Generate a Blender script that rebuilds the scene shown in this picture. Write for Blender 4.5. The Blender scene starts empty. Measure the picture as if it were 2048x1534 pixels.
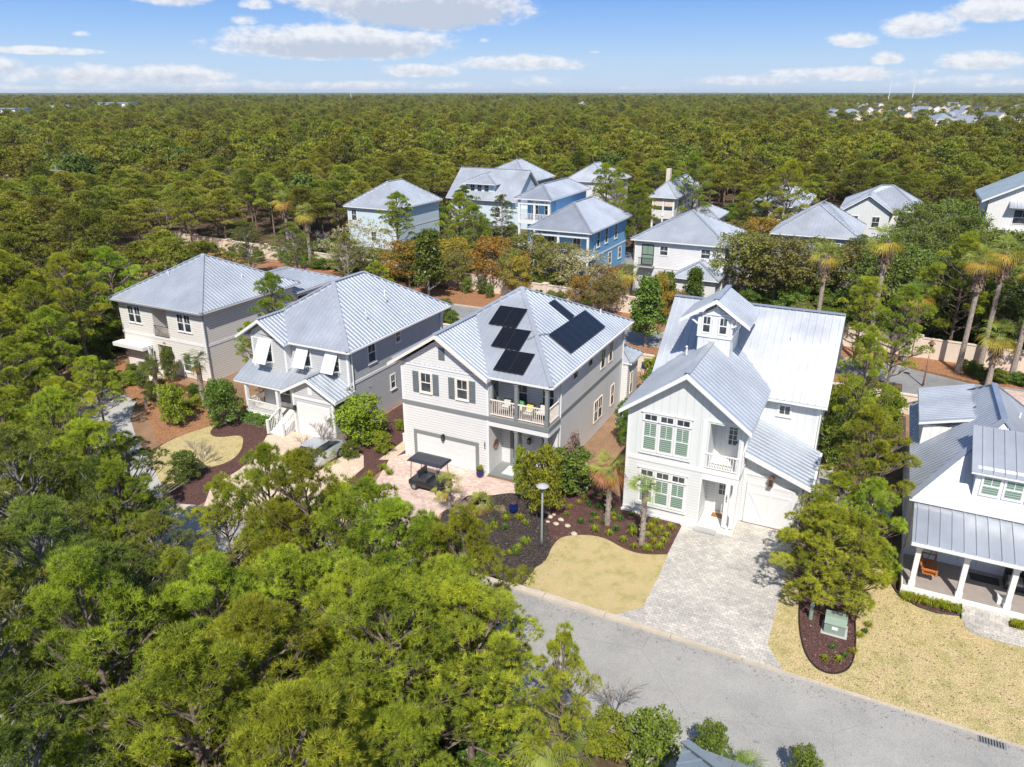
import bpy, math, random
import numpy as np
from mathutils import Vector, Matrix
R=math.radians
rnd=random.Random(7)
scene=bpy.context.scene
COL=scene.collection

# ------------------------------------------------------------------ survey
# x runs along the street, y away from the street, metres; the camera is a drone at 22 m
CAM=(10.69,-35.54,22.0); YAW=R(26.5); FPX=1485.0; PITCH=math.atan(583/1485.0)
def ray(u,v):
    a=(u-1024)/FPX; b=-(v-767)/FPX
    fx=math.cos(PITCH)+b*math.sin(PITCH); z=-math.sin(PITCH)+b*math.cos(PITCH)
    return (a*math.cos(YAW)-fx*math.sin(YAW), a*math.sin(YAW)+fx*math.cos(YAW), z)
def at(u,v,z=0.0):
    r=ray(u,v); t=(z-CAM[2])/r[2]
    return (CAM[0]+r[0]*t, CAM[1]+r[1]*t)

# ------------------------------------------------------------------ materials
class NT:
    def __init__(s,name):
        s.m=bpy.data.materials.new(name); s.m.use_nodes=True
        s.t=s.m.node_tree; s.b=s.t.nodes['Principled BSDF']; s.out=s.t.nodes['Material Output']
    def n(s,typ,**k):
        nd=s.t.nodes.new(typ)
        for a,v in k.items(): setattr(nd,a,v)
        return nd
    def l(s,a,b): s.t.links.new(a,b)
    def coord(s,which='Object',scale=1.0,rot=None):
        tc=s.n('ShaderNodeTexCoord'); mp=s.n('ShaderNodeMapping')
        s.l(tc.outputs[which],mp.inputs[0])
        mp.inputs['Scale'].default_value=(scale,)*3 if not isinstance(scale,tuple) else scale
        if rot: mp.inputs['Rotation'].default_value=rot
        return mp.outputs[0]
    def noise(s,vec,scale,detail=4,rough=.6):
        nn=s.n('ShaderNodeTexNoise'); s.l(vec,nn.inputs['Vector'])
        nn.inputs['Scale'].default_value=scale; nn.inputs['Detail'].default_value=detail; nn.inputs['Roughness'].default_value=rough
        return nn.outputs['Fac']
    def ramp(s,fac,stops,interp='LINEAR'):
        r=s.n('ShaderNodeValToRGB'); s.l(fac,r.inputs[0]); cr=r.color_ramp; cr.interpolation=interp
        while len(cr.elements)<len(stops): cr.elements.new(.5)
        for e,(p,c) in zip(cr.elements,stops):
            e.position=p; e.color=(*c,1) if len(c)==3 else c
        return r.outputs[0]
    def mix(s,a,b,fac,mode='MIX'):
        m=s.n('ShaderNodeMix',data_type='RGBA',blend_type=mode)
        for i,v in ((6,a),(7,b),(0,fac)):
            if hasattr(v,'is_output') : s.l(v,m.inputs[i])
            elif i==0: m.inputs[0].default_value=v
            else: m.inputs[i].default_value=(*v,1)
        return m.outputs[2]
    def math(s,op,a,b=0.0,c=None):
        m=s.n('ShaderNodeMath',operation=op)
        for i,v in enumerate((a,b,c)):
            if v is None: continue
            if hasattr(v,'is_output'): s.l(v,m.inputs[i])
            else: m.inputs[i].default_value=v
        return m.outputs[0]
    def color(s,c):
        if hasattr(c,'is_output'): s.l(c,s.b.inputs['Base Color'])
        else: s.b.inputs['Base Color'].default_value=(*c,1)
    def bump(s,h,strength=.3,dist=.02):
        b=s.n('ShaderNodeBump'); s.l(h,b.inputs['Height']); b.inputs['Strength'].default_value=strength; b.inputs['Distance'].default_value=dist
        s.l(b.outputs[0],s.b.inputs['Normal'])
    def p(s,rough=.6,metal=0,spec=.5):
        s.b.inputs['Roughness'].default_value=rough; s.b.inputs['Metallic'].default_value=metal
        s.b.inputs['Specular IOR Level'].default_value=spec
        return s

def plain(name,c,rough=.55,metal=0,var=.08,scale=3.0):
    m=NT(name).p(rough,metal); v=m.coord()
    f=m.noise(v,scale,5)
    m.color(m.ramp(f,[(.3,tuple(x*(1-var) for x in c)),(.7,tuple(min(1,x*(1+var)) for x in c))]))
    return m.m
def lap(name,c,step=.17,dark=.60):
    m=NT(name).p(.55); v=m.coord()
    sx=m.n('ShaderNodeSeparateXYZ'); m.l(v,sx.inputs[0])
    z=m.math('DIVIDE',sx.outputs[2],step); f=m.math('FRACT',m.math('ADD',z,100.0))
    line=m.math('LESS_THAN',f,.2)
    n=m.noise(v,.7,5); col=m.ramp(n,[(.3,tuple(x*.92 for x in c)),(.7,c)])
    m.color(m.mix(col,tuple(x*dark for x in c),m.math('MULTIPLY',line,.9)))
    m.bump(f,.6,.012)
    return m.m
def batten(name,c,step=.42):
    m=NT(name).p(.55); v=m.coord()
    sx=m.n('ShaderNodeSeparateXYZ'); m.l(v,sx.inputs[0])
    s=m.math('ADD',sx.outputs[0],sx.outputs[1]); f=m.math('FRACT',m.math('ADD',m.math('DIVIDE',s,step),200.0))
    line=m.math('LESS_THAN',f,.13); edge=m.math('LESS_THAN',m.math('ABSOLUTE',m.math('SUBTRACT',f,.16)),.035)
    n=m.noise(v,.8,5); col=m.ramp(n,[(.3,tuple(x*.94 for x in c)),(.7,c)])
    m.color(m.mix(col,tuple(x*.7 for x in c),m.math('MULTIPLY',edge,.75)))
    m.bump(line,.5,.02)
    return m.m
def metalroof(name,c=(.55,.585,.635),rough=.42,metal=.55):
    m=NT(name).p(rough,metal); v=m.coord()
    n=m.noise(v,.35,6,.65); n2=m.noise(v,4.0,3)
    col=m.ramp(n,[(.3,tuple(x*.84 for x in c)),(.55,c),(.75,tuple(min(1,x*1.1) for x in c))])
    m.color(m.mix(col,tuple(x*.8 for x in c),m.math('MULTIPLY',n2,.35)))
    m.l(m.math('ADD',m.math('MULTIPLY',n,.25),rough-.12),m.b.inputs['Roughness'])
    m.bump(m.noise(v,1.3,2),.12,.03)
    return m.m
def glass(name,c=(.02,.025,.03),blinds=None):
    m=NT(name).p(.06,0,.7)
    v=m.coord()
    if blinds:
        sx=m.n('ShaderNodeSeparateXYZ'); m.l(v,sx.inputs[0])
        f=m.math('FRACT',m.math('ADD',m.math('DIVIDE',sx.outputs[2],.115),50.0))
        m.color(m.mix(blinds,tuple(x*.32 for x in blinds),m.math('LESS_THAN',f,.36)))
        m.b.inputs['Roughness'].default_value=.25
    else:
        n=m.noise(v,1.1,3); m.color(m.ramp(n,[(.35,c),(.7,tuple(x*3.2+.01 for x in c))]))
    return m.m
def foliage(name,dark,light,tip=None,scale=.9,trans=.35,rough=.55,var=.5):
    m=NT(name).p(rough,0,.25); v=m.coord('Object')
    oi=m.n('ShaderNodeObjectInfo')
    f=m.noise(v,scale,5,.7)
    col=m.ramp(f,[(.3,dark),(.62,light)]+([(.8,tip)] if tip else []))
    hs=m.n('ShaderNodeHueSaturation'); m.l(col,hs.inputs['Color'])
    m.l(m.math('ADD',m.math('MULTIPLY',oi.outputs['Random'],.045),.478),hs.inputs['Hue'])
    m.l(m.math('ADD',m.math('MULTIPLY',m.math('FRACT',m.math('MULTIPLY',oi.outputs['Random'],7.13)),var),1-var/2),hs.inputs['Value'])
    hs.inputs['Saturation'].default_value=1.0
    m.color(hs.outputs[0])
    tr=m.n('ShaderNodeBsdfTranslucent'); m.l(hs.outputs[0],tr.inputs[0])
    mx=m.n('ShaderNodeMixShader'); mx.inputs[0].default_value=trans
    m.l(m.b.outputs[0],mx.inputs[1]); m.l(tr.outputs[0],mx.inputs[2]); m.l(mx.outputs[0],m.out.inputs[0])
    return m.m
def ground(name,stops,scale=1.5,fine=18,rough=.9,finec=(.5,.5,.5),fineamt=.35,bump=.4,chips=None):
    m=NT(name).p(rough,0,.2); v=m.coord('Object')
    col=m.ramp(m.noise(v,scale,6,.65),stops)
    fn=m.noise(v,fine,4,.7)
    col=m.mix(col,m.ramp(fn,[(.35,(0,0,0)),(.65,(1,1,1))]),fineamt,'OVERLAY')
    if name.endswith('asphalt'):
        wv=m.mix(v,m.noise(v,.9,3),.25); ve=m.n('ShaderNodeTexVoronoi',feature='DISTANCE_TO_EDGE'); m.l(wv,ve.inputs['Vector']); ve.inputs['Scale'].default_value=.16
        ck=m.math('LESS_THAN',ve.outputs['Distance'],.0022); col=m.mix(col,(.13,.13,.125),m.math('MULTIPLY',ck,.22))
        st=m.ramp(m.noise(v,.18,7,.75),[(.35,(.36,.36,.36)),(.5,(.5,.5,.5)),(.68,(.6,.59,.57))]); col=m.mix(col,st,.6,'OVERLAY')
        sp=m.ramp(m.noise(v,2.3,2,.4),[(.70,(1,1,1)),(.76,(.62,.62,.62))]); col=m.mix(col,sp,.7,'MULTIPLY')
    if chips:
        vo=m.n('ShaderNodeTexVoronoi'); m.l(v,vo.inputs['Vector']); vo.inputs['Scale'].default_value=chips[0]
        cc=m.ramp(m.math('FRACT',m.math('MULTIPLY',vo.outputs['Color'],3.7)),[(0,chips[1]),(.5,chips[2]),(1,chips[3])])
        col=m.mix(col,cc,.6)
    m.color(col); m.bump(fn,bump,.04)
    return m.m
def pavers(name,c1,c2,mortar,w=.24,h=.16,rot=0,big=.5):
    m=NT(name).p(.8,0,.3); v=m.coord('Object',1.0,(0,0,rot))
    b=m.n('ShaderNodeTexBrick'); m.l(v,b.inputs['Vector'])
    b.inputs['Scale'].default_value=1.0; b.inputs['Brick Width'].default_value=w; b.inputs['Row Height'].default_value=h
    b.inputs['Mortar Size'].default_value=.009; b.inputs['Mortar Smooth'].default_value=.3
    b.inputs['Color1'].default_value=(*c1,1); b.inputs['Color2'].default_value=(*c2,1); b.inputs['Mortar'].default_value=(*mortar,1)
    n=m.noise(v,.45,6,.7)
    col=m.mix(b.outputs[0],m.ramp(n,[(.3,(.25,.25,.27)),(.7,(.8,.78,.74))]),big,'OVERLAY')
    m.color(m.mix(col,m.ramp(m.noise(v,9,4),[(.35,(.2,.2,.2)),(.65,(.8,.8,.8))]),.22,'OVERLAY'))
    m.bump(b.outputs['Fac'],-.3,.01)
    return m.m

MT={}
MT['roof']=metalroof('galvalume_roof')
MT['roof_pale']=metalroof('pale_metal_roof',(.57,.60,.65),.40,.7)
MT['roof_blue']=metalroof('blue_grey_metal_roof',(.36,.43,.48),.38,.4)
MT['white']=plain('white_paint',(.72,.72,.71),.5,var=.03)
MT['cream_trim']=plain('cream_paint',(.76,.68,.60),.5,var=.04)
MT['lap_white']=lap('white_lap_siding',(.74,.735,.725))
MT['lap_A']=lap('pale_grey_lap_siding',(.70,.71,.69),.17,.74)
MT['bat_A']=batten('pale_grey_board_and_batten',(.66,.68,.665))
MT['bat_white']=batten('white_board_and_batten',(.74,.73,.70))
MT['lap_grey']=lap('grey_lap_siding',(.53,.54,.55))
MT['lap_cream']=lap('cream_lap_siding',(.74,.72,.67),.2)
MT['lap_pblue']=lap('pale_blue_lap_siding',(.62,.74,.80))
MT['bat_blue']=batten('sky_blue_board_and_batten',(.19,.44,.70),.36)
MT['lap_dkgrey']=lap('slate_lap_siding',(.33,.35,.38))
MT['grey_trim']=plain('grey_paint',(.20,.215,.215),.5,var=.05)
MT['shutter']=plain('slate_shutter_paint',(.14,.16,.175),.5,var=.08,scale=9)
MT['glass']=glass('window_glass')
MT['glass_blind']=glass('glass_over_green_blinds',blinds=(.27,.38,.31))
MT['solar']=plain('solar_cells',(.008,.009,.013),.22,var=.3,scale=7)
MT['solar_frame']=plain('panel_frame',(.02,.02,.025),.4)
MT['garage']=plain('garage_door_paint',(.68,.675,.67),.5,var=.03)
MT['black']=plain('black_metal',(.02,.02,.022),.4)
MT['copper']=plain('copper',(.30,.17,.11),.4,.6)
MT['asphalt']=ground('asphalt',[(.3,(.285,.28,.265)),(.7,(.37,.36,.34))],.25,45,.85,fineamt=.3,bump=.25)
MT['asphalt_back']=ground('weathered_asphalt',[(.3,(.20,.20,.205)),(.7,(.29,.285,.28))],.3,30,.85,fineamt=.2,bump=.2)
MT['kerb']=ground('concrete_kerb',[(.3,(.43,.37,.29)),(.7,(.55,.48,.39))],.9,25,.8,fineamt=.15,bump=.15)
MT['conc']=ground('concrete',[(.3,(.36,.36,.35)),(.7,(.47,.46,.44))],.5,25,.8,fineamt=.15,bump=.15)
MT['lawn']=ground('dormant_lawn',[(.28,(.30,.27,.10)),(.43,(.42,.35,.16)),(.56,(.49,.39,.20)),(.75,(.48,.34,.18))],1.3,34,.95,fineamt=.75,bump=.7)
MT['mulch']=ground('brown_mulch',[(.3,(.055,.028,.025)),(.7,(.12,.062,.055))],1.2,30,.95,fineamt=.3,bump=.9,chips=(26,(.03,.015,.013),(.11,.05,.042),(.22,.13,.11)))
MT['mulch_dark']=ground('black_mulch',[(.3,(.018,.015,.014)),(.7,(.06,.045,.04))],1.2,30,.95,fineamt=.3,bump=.9,chips=(26,(.008,.007,.006),(.04,.032,.03),(.17,.14,.12)))
MT['straw']=ground('pine_straw',[(.3,(.22,.105,.05)),(.7,(.38,.19,.095))],.9,22,.95,fineamt=.4,bump=.6,chips=(14,(.12,.055,.025),(.32,.16,.08),(.46,.25,.14)))
MT['litter']=ground('forest_floor',[(.3,(.045,.032,.02)),(.5,(.11,.075,.045)),(.75,(.22,.15,.085))],.35,8,.95,fineamt=.35,bump=.6)
MT['sand']=ground('pale_sand',[(.3,(.42,.28,.18)),(.7,(.62,.48,.36))],.08,3,.95,fineamt=.15,bump=.2)
MT['soil']=ground('bare_soil',[(.3,(.20,.12,.07)),(.7,(.33,.21,.13))],.6,12,.95,fineamt=.3,bump=.4)
MT['pav_grey']=pavers('grey_pavers',(.52,.49,.44),(.39,.38,.355),(.26,.24,.21),.26,.17,.0,.5)
MT['pav_tan']=pavers('tan_pavers',(.66,.53,.40),(.55,.43,.33),(.40,.32,.25),.22,.11,R(45),.35)
MT['pav_pink']=pavers('rose_pavers',(.66,.52,.44),(.50,.36,.31),(.42,.34,.29),.24,.16,0,.5)
MT['deck']=plain('deck_boards',(.32,.28,.25),.6)
MT['deck_pale']=plain('pale_porch_floor',(.74,.71,.65),.6,var=.03)
MT['stucco']=ground('cream_stucco',[(.3,(.60,.50,.40)),(.7,(.70,.60,.49))],.5,20,.85,fineamt=.12,bump=.15)
MT['bark_pine']=ground('pine_bark',[(.3,(.10,.07,.055)),(.7,(.27,.21,.17))],3,20,.95,fineamt=.4,bump=.7)
MT['bark_grey']=ground('grey_bark',[(.3,(.16,.14,.13)),(.7,(.36,.33,.30))],4,24,.95,fineamt=.3,bump=.5)
MT['bark_palm']=ground('palm_bark',[(.3,(.20,.155,.12)),(.7,(.42,.36,.31))],5,24,.95,fineamt=.4,bump=.7)
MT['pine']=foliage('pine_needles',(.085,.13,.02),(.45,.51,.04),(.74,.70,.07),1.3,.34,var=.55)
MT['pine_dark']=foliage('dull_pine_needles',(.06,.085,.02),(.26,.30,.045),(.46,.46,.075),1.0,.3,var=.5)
MT['pine_mid']=foliage('pine_needles_of_the_wood',(.105,.13,.026),(.38,.385,.045),(.58,.52,.07),.5,.32,var=.65)
MT['magnolia']=foliage('glossy_dark_leaves',(.06,.10,.016),(.17,.24,.035),(.32,.36,.07),1.4,.25,.35)
MT['oak']=foliage('olive_oak_leaves',(.12,.12,.03),(.28,.26,.06),(.42,.33,.10),1.0,.35,var=.35)
MT['oak_orange']=foliage('turning_oak_leaves',(.20,.17,.035),(.48,.31,.045),(.66,.31,.045),.8,.4,var=.2)
MT['bush']=foliage('bright_shrub_leaves',(.12,.16,.016),(.32,.36,.03),(.50,.48,.05),2.0,.35)
MT['pale_oak']=foliage('pale_sparse_leaves',(.26,.24,.10),(.46,.42,.22),None,1.0,.3,var=.2)
MT['oak_dark']=foliage('dark_oak_leaves',(.07,.10,.02),(.20,.24,.04),(.32,.34,.06),.9,.3)
MT['hedge']=foliage('hedge_leaves',(.06,.10,.015),(.17,.24,.03),(.26,.31,.05),3.0,.3)
MT['dead_leaf']=foliage('dry_brown_leaves',(.20,.13,.10),(.36,.26,.21),None,2.0,.3)
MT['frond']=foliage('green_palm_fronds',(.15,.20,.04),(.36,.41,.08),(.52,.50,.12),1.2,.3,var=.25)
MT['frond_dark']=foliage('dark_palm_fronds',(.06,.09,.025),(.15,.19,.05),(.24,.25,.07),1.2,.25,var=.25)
MT['frond_gold']=foliage('yellowing_palm_fronds',(.46,.29,.04),(.68,.50,.08),(.76,.60,.14),1.2,.3,var=.2)
MT['frond_dead']=foliage('dead_palm_fronds',(.30,.13,.04),(.52,.25,.09),(.56,.36,.18),2,.3,var=.2)
MT['skirt']=foliage('brown_palm_skirt',(.10,.06,.04),(.30,.21,.15),None,3,.2,var=.2)
MT['grassy']=foliage('liriope_leaves',(.14,.18,.015),(.36,.38,.03),(.48,.46,.06),3,.35,var=.3)
MT['grass_dk']=foliage('dark_tuft_leaves',(.05,.10,.02),(.12,.20,.04),None,3,.3,var=.3)
MT['canopy']=ground('distant_canopy',[(.3,(.04,.065,.025)),(.5,(.07,.10,.035)),(.75,(.11,.14,.05))],.02,.15,.95,fineamt=.5,bump=.2)

# ------------------------------------------------------------------ object helpers
def settag(o,label=None,cat=None,group=None,kind=None):
    if label: o['label']=label
    if cat: o['category']=cat
    if group: o['group']=group
    if kind: o['kind']=kind
    return o
def thing(name,label,cat,loc=(0,0,0),group=None,rz=0,scale=1):
    o=bpy.data.objects.new(name,None); o.empty_display_size=.3
    o.location=loc; o.rotation_euler=(0,0,rz); o.scale=(scale,)*3
    COL.objects.link(o); settag(o,label,cat,group); return o
class MB:
    def __init__(s): s.v=[]; s.f=[]; s.m=[]
    def add(s,vs,fs,mi=0):
        k=len(s.v); s.v+= [tuple(map(float,p)) for p in vs]
        for f in fs: s.f.append(tuple(i+k for i in f)); s.m.append(mi)
        return s
    def box(s,x0,x1,y0,y1,z0,z1,mi=0):
        if x0>x1:x0,x1=x1,x0
        if y0>y1:y0,y1=y1,y0
        if z0>z1:z0,z1=z1,z0
        v=[(x0,y0,z0),(x1,y0,z0),(x1,y1,z0),(x0,y1,z0),(x0,y0,z1),(x1,y0,z1),(x1,y1,z1),(x0,y1,z1)]
        return s.add(v,[(0,3,2,1),(4,5,6,7),(0,1,5,4),(1,2,6,5),(2,3,7,6),(3,0,4,7)],mi)
    def prism(s,poly,z0,z1,mi=0):
        a=sum(poly[i][0]*poly[(i+1)%len(poly)][1]-poly[(i+1)%len(poly)][0]*poly[i][1] for i in range(len(poly)))
        if a<0: poly=poly[::-1]
        n=len(poly); v=[(p[0],p[1],z0) for p in poly]+[(p[0],p[1],z1) for p in poly]
        return s.add(v,[tuple(range(n-1,-1,-1)),tuple(range(n,2*n))]+[(i,(i+1)%n,n+(i+1)%n,n+i) for i in range(n)],mi)
    def yprism(s,poly,y0,y1,mi=0):      # polygon in x,z extruded along y
        a=sum(poly[i][0]*poly[(i+1)%len(poly)][1]-poly[(i+1)%len(poly)][0]*poly[i][1] for i in range(len(poly)))
        if a<0: poly=poly[::-1]
        n=len(poly); v=[(p[0],y0,p[1]) for p in poly]+[(p[0],y1,p[1]) for p in poly]
        return s.add(v,[tuple(range(n)),tuple(range(2*n-1,n-1,-1))]+[(i,n+i,n+(i+1)%n,(i+1)%n) for i in range(n)],mi)
    def xprism(s,poly,x0,x1,mi=0):      # polygon in y,z extruded along x
        a=sum(poly[i][0]*poly[(i+1)%len(poly)][1]-poly[(i+1)%len(poly)][0]*poly[i][1] for i in range(len(poly)))
        if a<0: poly=poly[::-1]
        n=len(poly); v=[(x0,p[0],p[1]) for p in poly]+[(x1,p[0],p[1]) for p in poly]
        return s.add(v,[tuple(range(n-1,-1,-1)),tuple(range(n,2*n))]+[(i,(i+1)%n,n+(i+1)%n,n+i) for i in range(n)],mi)
    def beam(s,p,q,w,h,mi=0,up=(0,0,1)):
        p=Vector(p);q=Vector(q); d=(q-p).normalized(); u=Vector(up)
        r=d.cross(u)
        if r.length<1e-4: r=d.cross(Vector((1,0,0)))
        r.normalize(); u=r.cross(d); v=[]
        for c in (p,q):
            for a,b in ((-1,-1),(1,-1),(1,1),(-1,1)): v.append(c+r*(a*w/2)+u*(b*h/2))
        return s.add(v,[(0,1,2,3),(7,6,5,4),(0,4,5,1),(1,5,6,2),(2,6,7,3),(3,7,4,0)],mi)
    def tube(s,pts,rs,n=6,mi=0,cap=True):
        k=len(s.v); pts=[Vector(p) for p in pts]; L=len(pts)
        d=(pts[-1]-pts[0]).normalized() if L>1 else Vector((0,0,1))
        ref=Vector((1,0,0)) if abs(d.x)<.8 else Vector((0,1,0))
        for i,p in enumerate(pts):
            t=(pts[min(i+1,L-1)]-pts[max(i-1,0)]).normalized()
            a=t.cross(ref).normalized(); b=t.cross(a)
            for j in range(n):
                an=2*math.pi*j/n; q=p+(a*math.cos(an)+b*math.sin(an))*rs[i]; s.v.append(tuple(q))
        for i in range(L-1):
            for j in range(n):
                s.f.append((k+i*n+j,k+i*n+(j+1)%n,k+(i+1)*n+(j+1)%n,k+(i+1)*n+j)); s.m.append(mi)
        if cap:
            s.f.append(tuple(k+j for j in range(n-1,-1,-1))); s.m.append(mi)
            s.f.append(tuple(k+(L-1)*n+j for j in range(n))); s.m.append(mi)
        return s
    def lathe(s,c,prof,n=16,mi=0):
        return s.tube([(c[0],c[1],c[2]+z) for r,z in prof],[max(r,.001) for r,z in prof],n,mi)
    def ell(s,c,r,n=10,m=6,mi=0):
        pr=[(math.sin(math.pi*i/m),-math.cos(math.pi*i/m)) for i in range(m+1)]
        k=len(s.v)
        for a,b in pr:
            for j in range(n):
                t=2*math.pi*j/n; s.v.append((c[0]+r[0]*a*math.cos(t),c[1]+r[1]*a*math.sin(t),c[2]+r[2]*b))
        for i in range(m):
            for j in range(n):
                s.f.append((k+i*n+j,k+i*n+(j+1)%n,k+(i+1)*n+(j+1)%n,k+(i+1)*n+j)); s.m.append(mi)
        return s
    def tris(s,V,F,mi=0):
        k=len(s.v); s.v+=list(map(tuple,V.tolist())); s.f+=[(a+k,b+k,c+k) for a,b,c in F.tolist()]; s.m+=[mi]*len(F); return s
    def mesh(s,name,mats,origin=(0,0,0),smooth=False):
        me=bpy.data.meshes.new(name)
        o=origin; me.from_pydata([(a-o[0],b-o[1],c-o[2]) for a,b,c in s.v],[],s.f)
        for m in mats: me.materials.append(m)
        me.polygons.foreach_set('material_index',s.m)
        if smooth: me.polygons.foreach_set('use_smooth',[True]*len(s.f))
        me.update(); return me
    def part(s,name,mats,parent=None,label=None,smooth=False,local=False):
        if not isinstance(mats,(list,tuple)): mats=[mats]
        mats=[MT[m] if isinstance(m,str) else m for m in mats]
        o=(0,0,0)
        if parent is not None and not local:
            q=parent
            while q is not None:
                o=tuple(a+b for a,b in zip(o,q.location)); q=q.parent
        ob=bpy.data.objects.new(name,s.mesh(name,mats,o,smooth)); COL.objects.link(ob)
        ob.parent=parent
        if label: ob['label']=label
        return ob
def top(name,mb,mats,label,cat,group=None,kind=None,smooth=False,origin=None):
    if not isinstance(mats,(list,tuple)): mats=[mats]
    mats=[MT[m] if isinstance(m,str) else m for m in mats]
    if origin is None:
        n=len(mb.v); origin=(sum(p[0] for p in mb.v)/n,sum(p[1] for p in mb.v)/n,min(p[2] for p in mb.v)) if kind is None else (0,0,0)
    ob=bpy.data.objects.new(name,mb.mesh(name,mats,origin,smooth)); ob.location=origin; COL.objects.link(ob)
    return settag(ob,label,cat,group,kind)
def inst(name,mesh,parent=None,label=None):
    ob=bpy.data.objects.new(name,mesh); COL.objects.link(ob); ob.parent=parent
    if label: ob['label']=label
    return ob
def copy_thing(root,loc,rz=0,scale=1.0,label=None,group=None):
    r=root.copy(); COL.objects.link(r); r.location=loc; r.rotation_euler=(0,0,rz)
    r.scale=(scale,)*3 if not isinstance(scale,tuple) else scale
    if label: r['label']=label
    if group: r['group']=group
    for ch in root.children:
        c=ch.copy(); COL.objects.link(c); c.parent=r
        for g in ch.children:
            d=g.copy(); COL.objects.link(d); d.parent=c
    return r
def text(name,s,size,loc,mat,parent,vertical=False,gap=1.15,rot=(R(90),0,0)):
    objs=[]; body='\n'.join(s) if vertical else s
    cu=bpy.data.curves.new(name,'FONT'); cu.body=body; cu.size=size; cu.extrude=.012; cu.align_x='CENTER'; cu.space_line=gap*.75
    tmp=bpy.data.objects.new('tmp',cu); COL.objects.link(tmp)
    bpy.context.view_layer.update()
    me=bpy.data.meshes.new_from_object(tmp.evaluated_get(bpy.context.evaluated_depsgraph_get())); bpy.data.objects.remove(tmp)
    me.materials.clear(); me.materials.append(MT[mat])
    o=bpy.data.objects.new(name,me); COL.objects.link(o); o.parent=parent
    p=parent.location; o.location=(loc[0]-p[0],loc[1]-p[1],loc[2]-p[2]); o.rotation_euler=rot
    return o

# ------------------------------------------------------------------ roofs
def plane_ribs(mb,pts,spacing=.41,w=.045,h=.05,mi=0,phase=.13):
    P=[Vector(p) for p in pts]; n=(P[1]-P[0]).cross(P[2]-P[0]).normalized()
    if n.z<0: n=-n
    s=(Vector((0,0,-1))-n*(-n.z)); s.normalize(); hh=s.cross(n).normalized()
    q=[(p.dot(hh),p.dot(s)) for p in P]; o=P[0]; a0,b0=q[0]
    amin=min(a for a,b in q); amax=max(a for a,b in q)
    a=math.ceil((amin+.03)/spacing)*spacing+phase-spacing
    while a<amax-.03:
        if a>amin+.03:
            xs=[]
            for i in range(len(q)):
                (x1,y1),(x2,y2)=q[i],q[(i+1)%len(q)]
                if (x1-a)*(x2-a)<0: xs.append(y1+(y2-y1)*(a-x1)/(x2-x1))
            xs.sort()
            for i in range(0,len(xs)-1,2):
                if xs[i+1]-xs[i]>.12:
                    p0=o+hh*(a-a0)+s*(xs[i]+.02-b0)+n*(h/2); p1=o+hh*(a-a0)+s*(xs[i+1]-.01-b0)+n*(h/2)
                    mb.beam(p0,p1,w,h,mi,up=n)
        a+=spacing
def slab(mb,pts,thick=.16,mi_top=0,mi_trim=1,ribs=.41):
    """sloping roof plane with thickness; points counter-clockwise from above"""
    P=[Vector(p) for p in pts]; n=(P[1]-P[0]).cross(P[2]-P[0])
    if n.z<0: P=P[::-1]
    k=len(P); t=.035
    mb.add(P,[tuple(range(k))],mi_top)
    mid=[p-Vector((0,0,t)) for p in P]; bot=[p-Vector((0,0,thick)) for p in P]
    mb.add(P+mid,[(i,k+i,k+(i+1)%k,(i+1)%k) for i in range(k)],mi_top)
    mb.add(mid+bot,[(i,k+i,k+(i+1)%k,(i+1)%k) for i in range(k)]+[tuple(range(2*k-1,k-1,-1))],mi_trim)
    if ribs: plane_ribs(mb,P,ribs,mi=mi_top)
def cap(mb,p,q,w=.28,mi=0,lift=.05):
    p=Vector(p)+Vector((0,0,lift)); q=Vector(q)+Vector((0,0,lift)); mb.beam(p,q,w,.05,mi)
def hip(mb,x0,x1,y0,y1,ze,zr,r0,r1,ribs=.41,thick=.16):
    """hip roof, eave rectangle and ridge from r0 to r1 (x,y)"""
    a,b,c,d=(x0,y0,ze),(x1,y0,ze),(x1,y1,ze),(x0,y1,ze); e=(r0[0],r0[1],zr); f=(r1[0],r1[1],zr)
    same=abs(r0[0]-r1[0])+abs(r0[1]-r1[1])<.05
    if same: pl=[(a,b,e),(b,c,e),(c,d,e),(d,a,e)]
    elif abs(r0[0]-r1[0])<abs(r0[1]-r1[1]): pl=[(a,b,e),(b,c,f,e),(c,d,f),(d,a,e,f)]   # ridge along y
    else: pl=[(a,b,f,e),(b,c,f),(c,d,e,f),(d,a,e)]                                     # ridge along x
    for q in pl:
        mb.add(q,[tuple(range(len(q)))],0)
        if ribs: plane_ribs(mb,q,ribs)
    mb.box(x0+.01,x1-.01,y0+.01,y1-.01,ze-thick,ze-.004,1)
    if abs(r0[0]-r1[0])<abs(r0[1]-r1[1]) or same: cor=[(a,e),(b,e),(c,f),(d,f)]
    else: cor=[(a,e),(b,f),(c,f),(d,e)]
    for p,q in cor: cap(mb,p,q)
    if not same: cap(mb,e,f)
def gable_y(mb,x0,x1,xr,y0,y1,ze,zr,ribs=.41,thick=.18,zl=None):
    """gable roof with its ridge along y"""
    zl=ze if zl is None else zl
    slab(mb,[(x0,y0,zl),(xr,y0,zr),(xr,y1,zr),(x0,y1,zl)][::-1],thick,ribs=ribs)
    slab(mb,[(xr,y0,zr),(x1,y0,ze),(x1,y1,ze),(xr,y1,zr)],thick,ribs=ribs)
    cap(mb,(xr,y0,zr),(xr,y1,zr))
def gable_x(mb,x0,x1,y0,y1,yr,ze,zr,ribs=.41,thick=.18):
    slab(mb,[(x0,y0,ze),(x1,y0,ze),(x1,yr,zr),(x0,yr,zr)],thick,ribs=ribs)
    slab(mb,[(x0,yr,zr),(x1,yr,zr),(x1,y1,ze),(x0,y1,ze)],thick,ribs=ribs)
    cap(mb,(x0,yr,zr),(x1,yr,zr))

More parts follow.
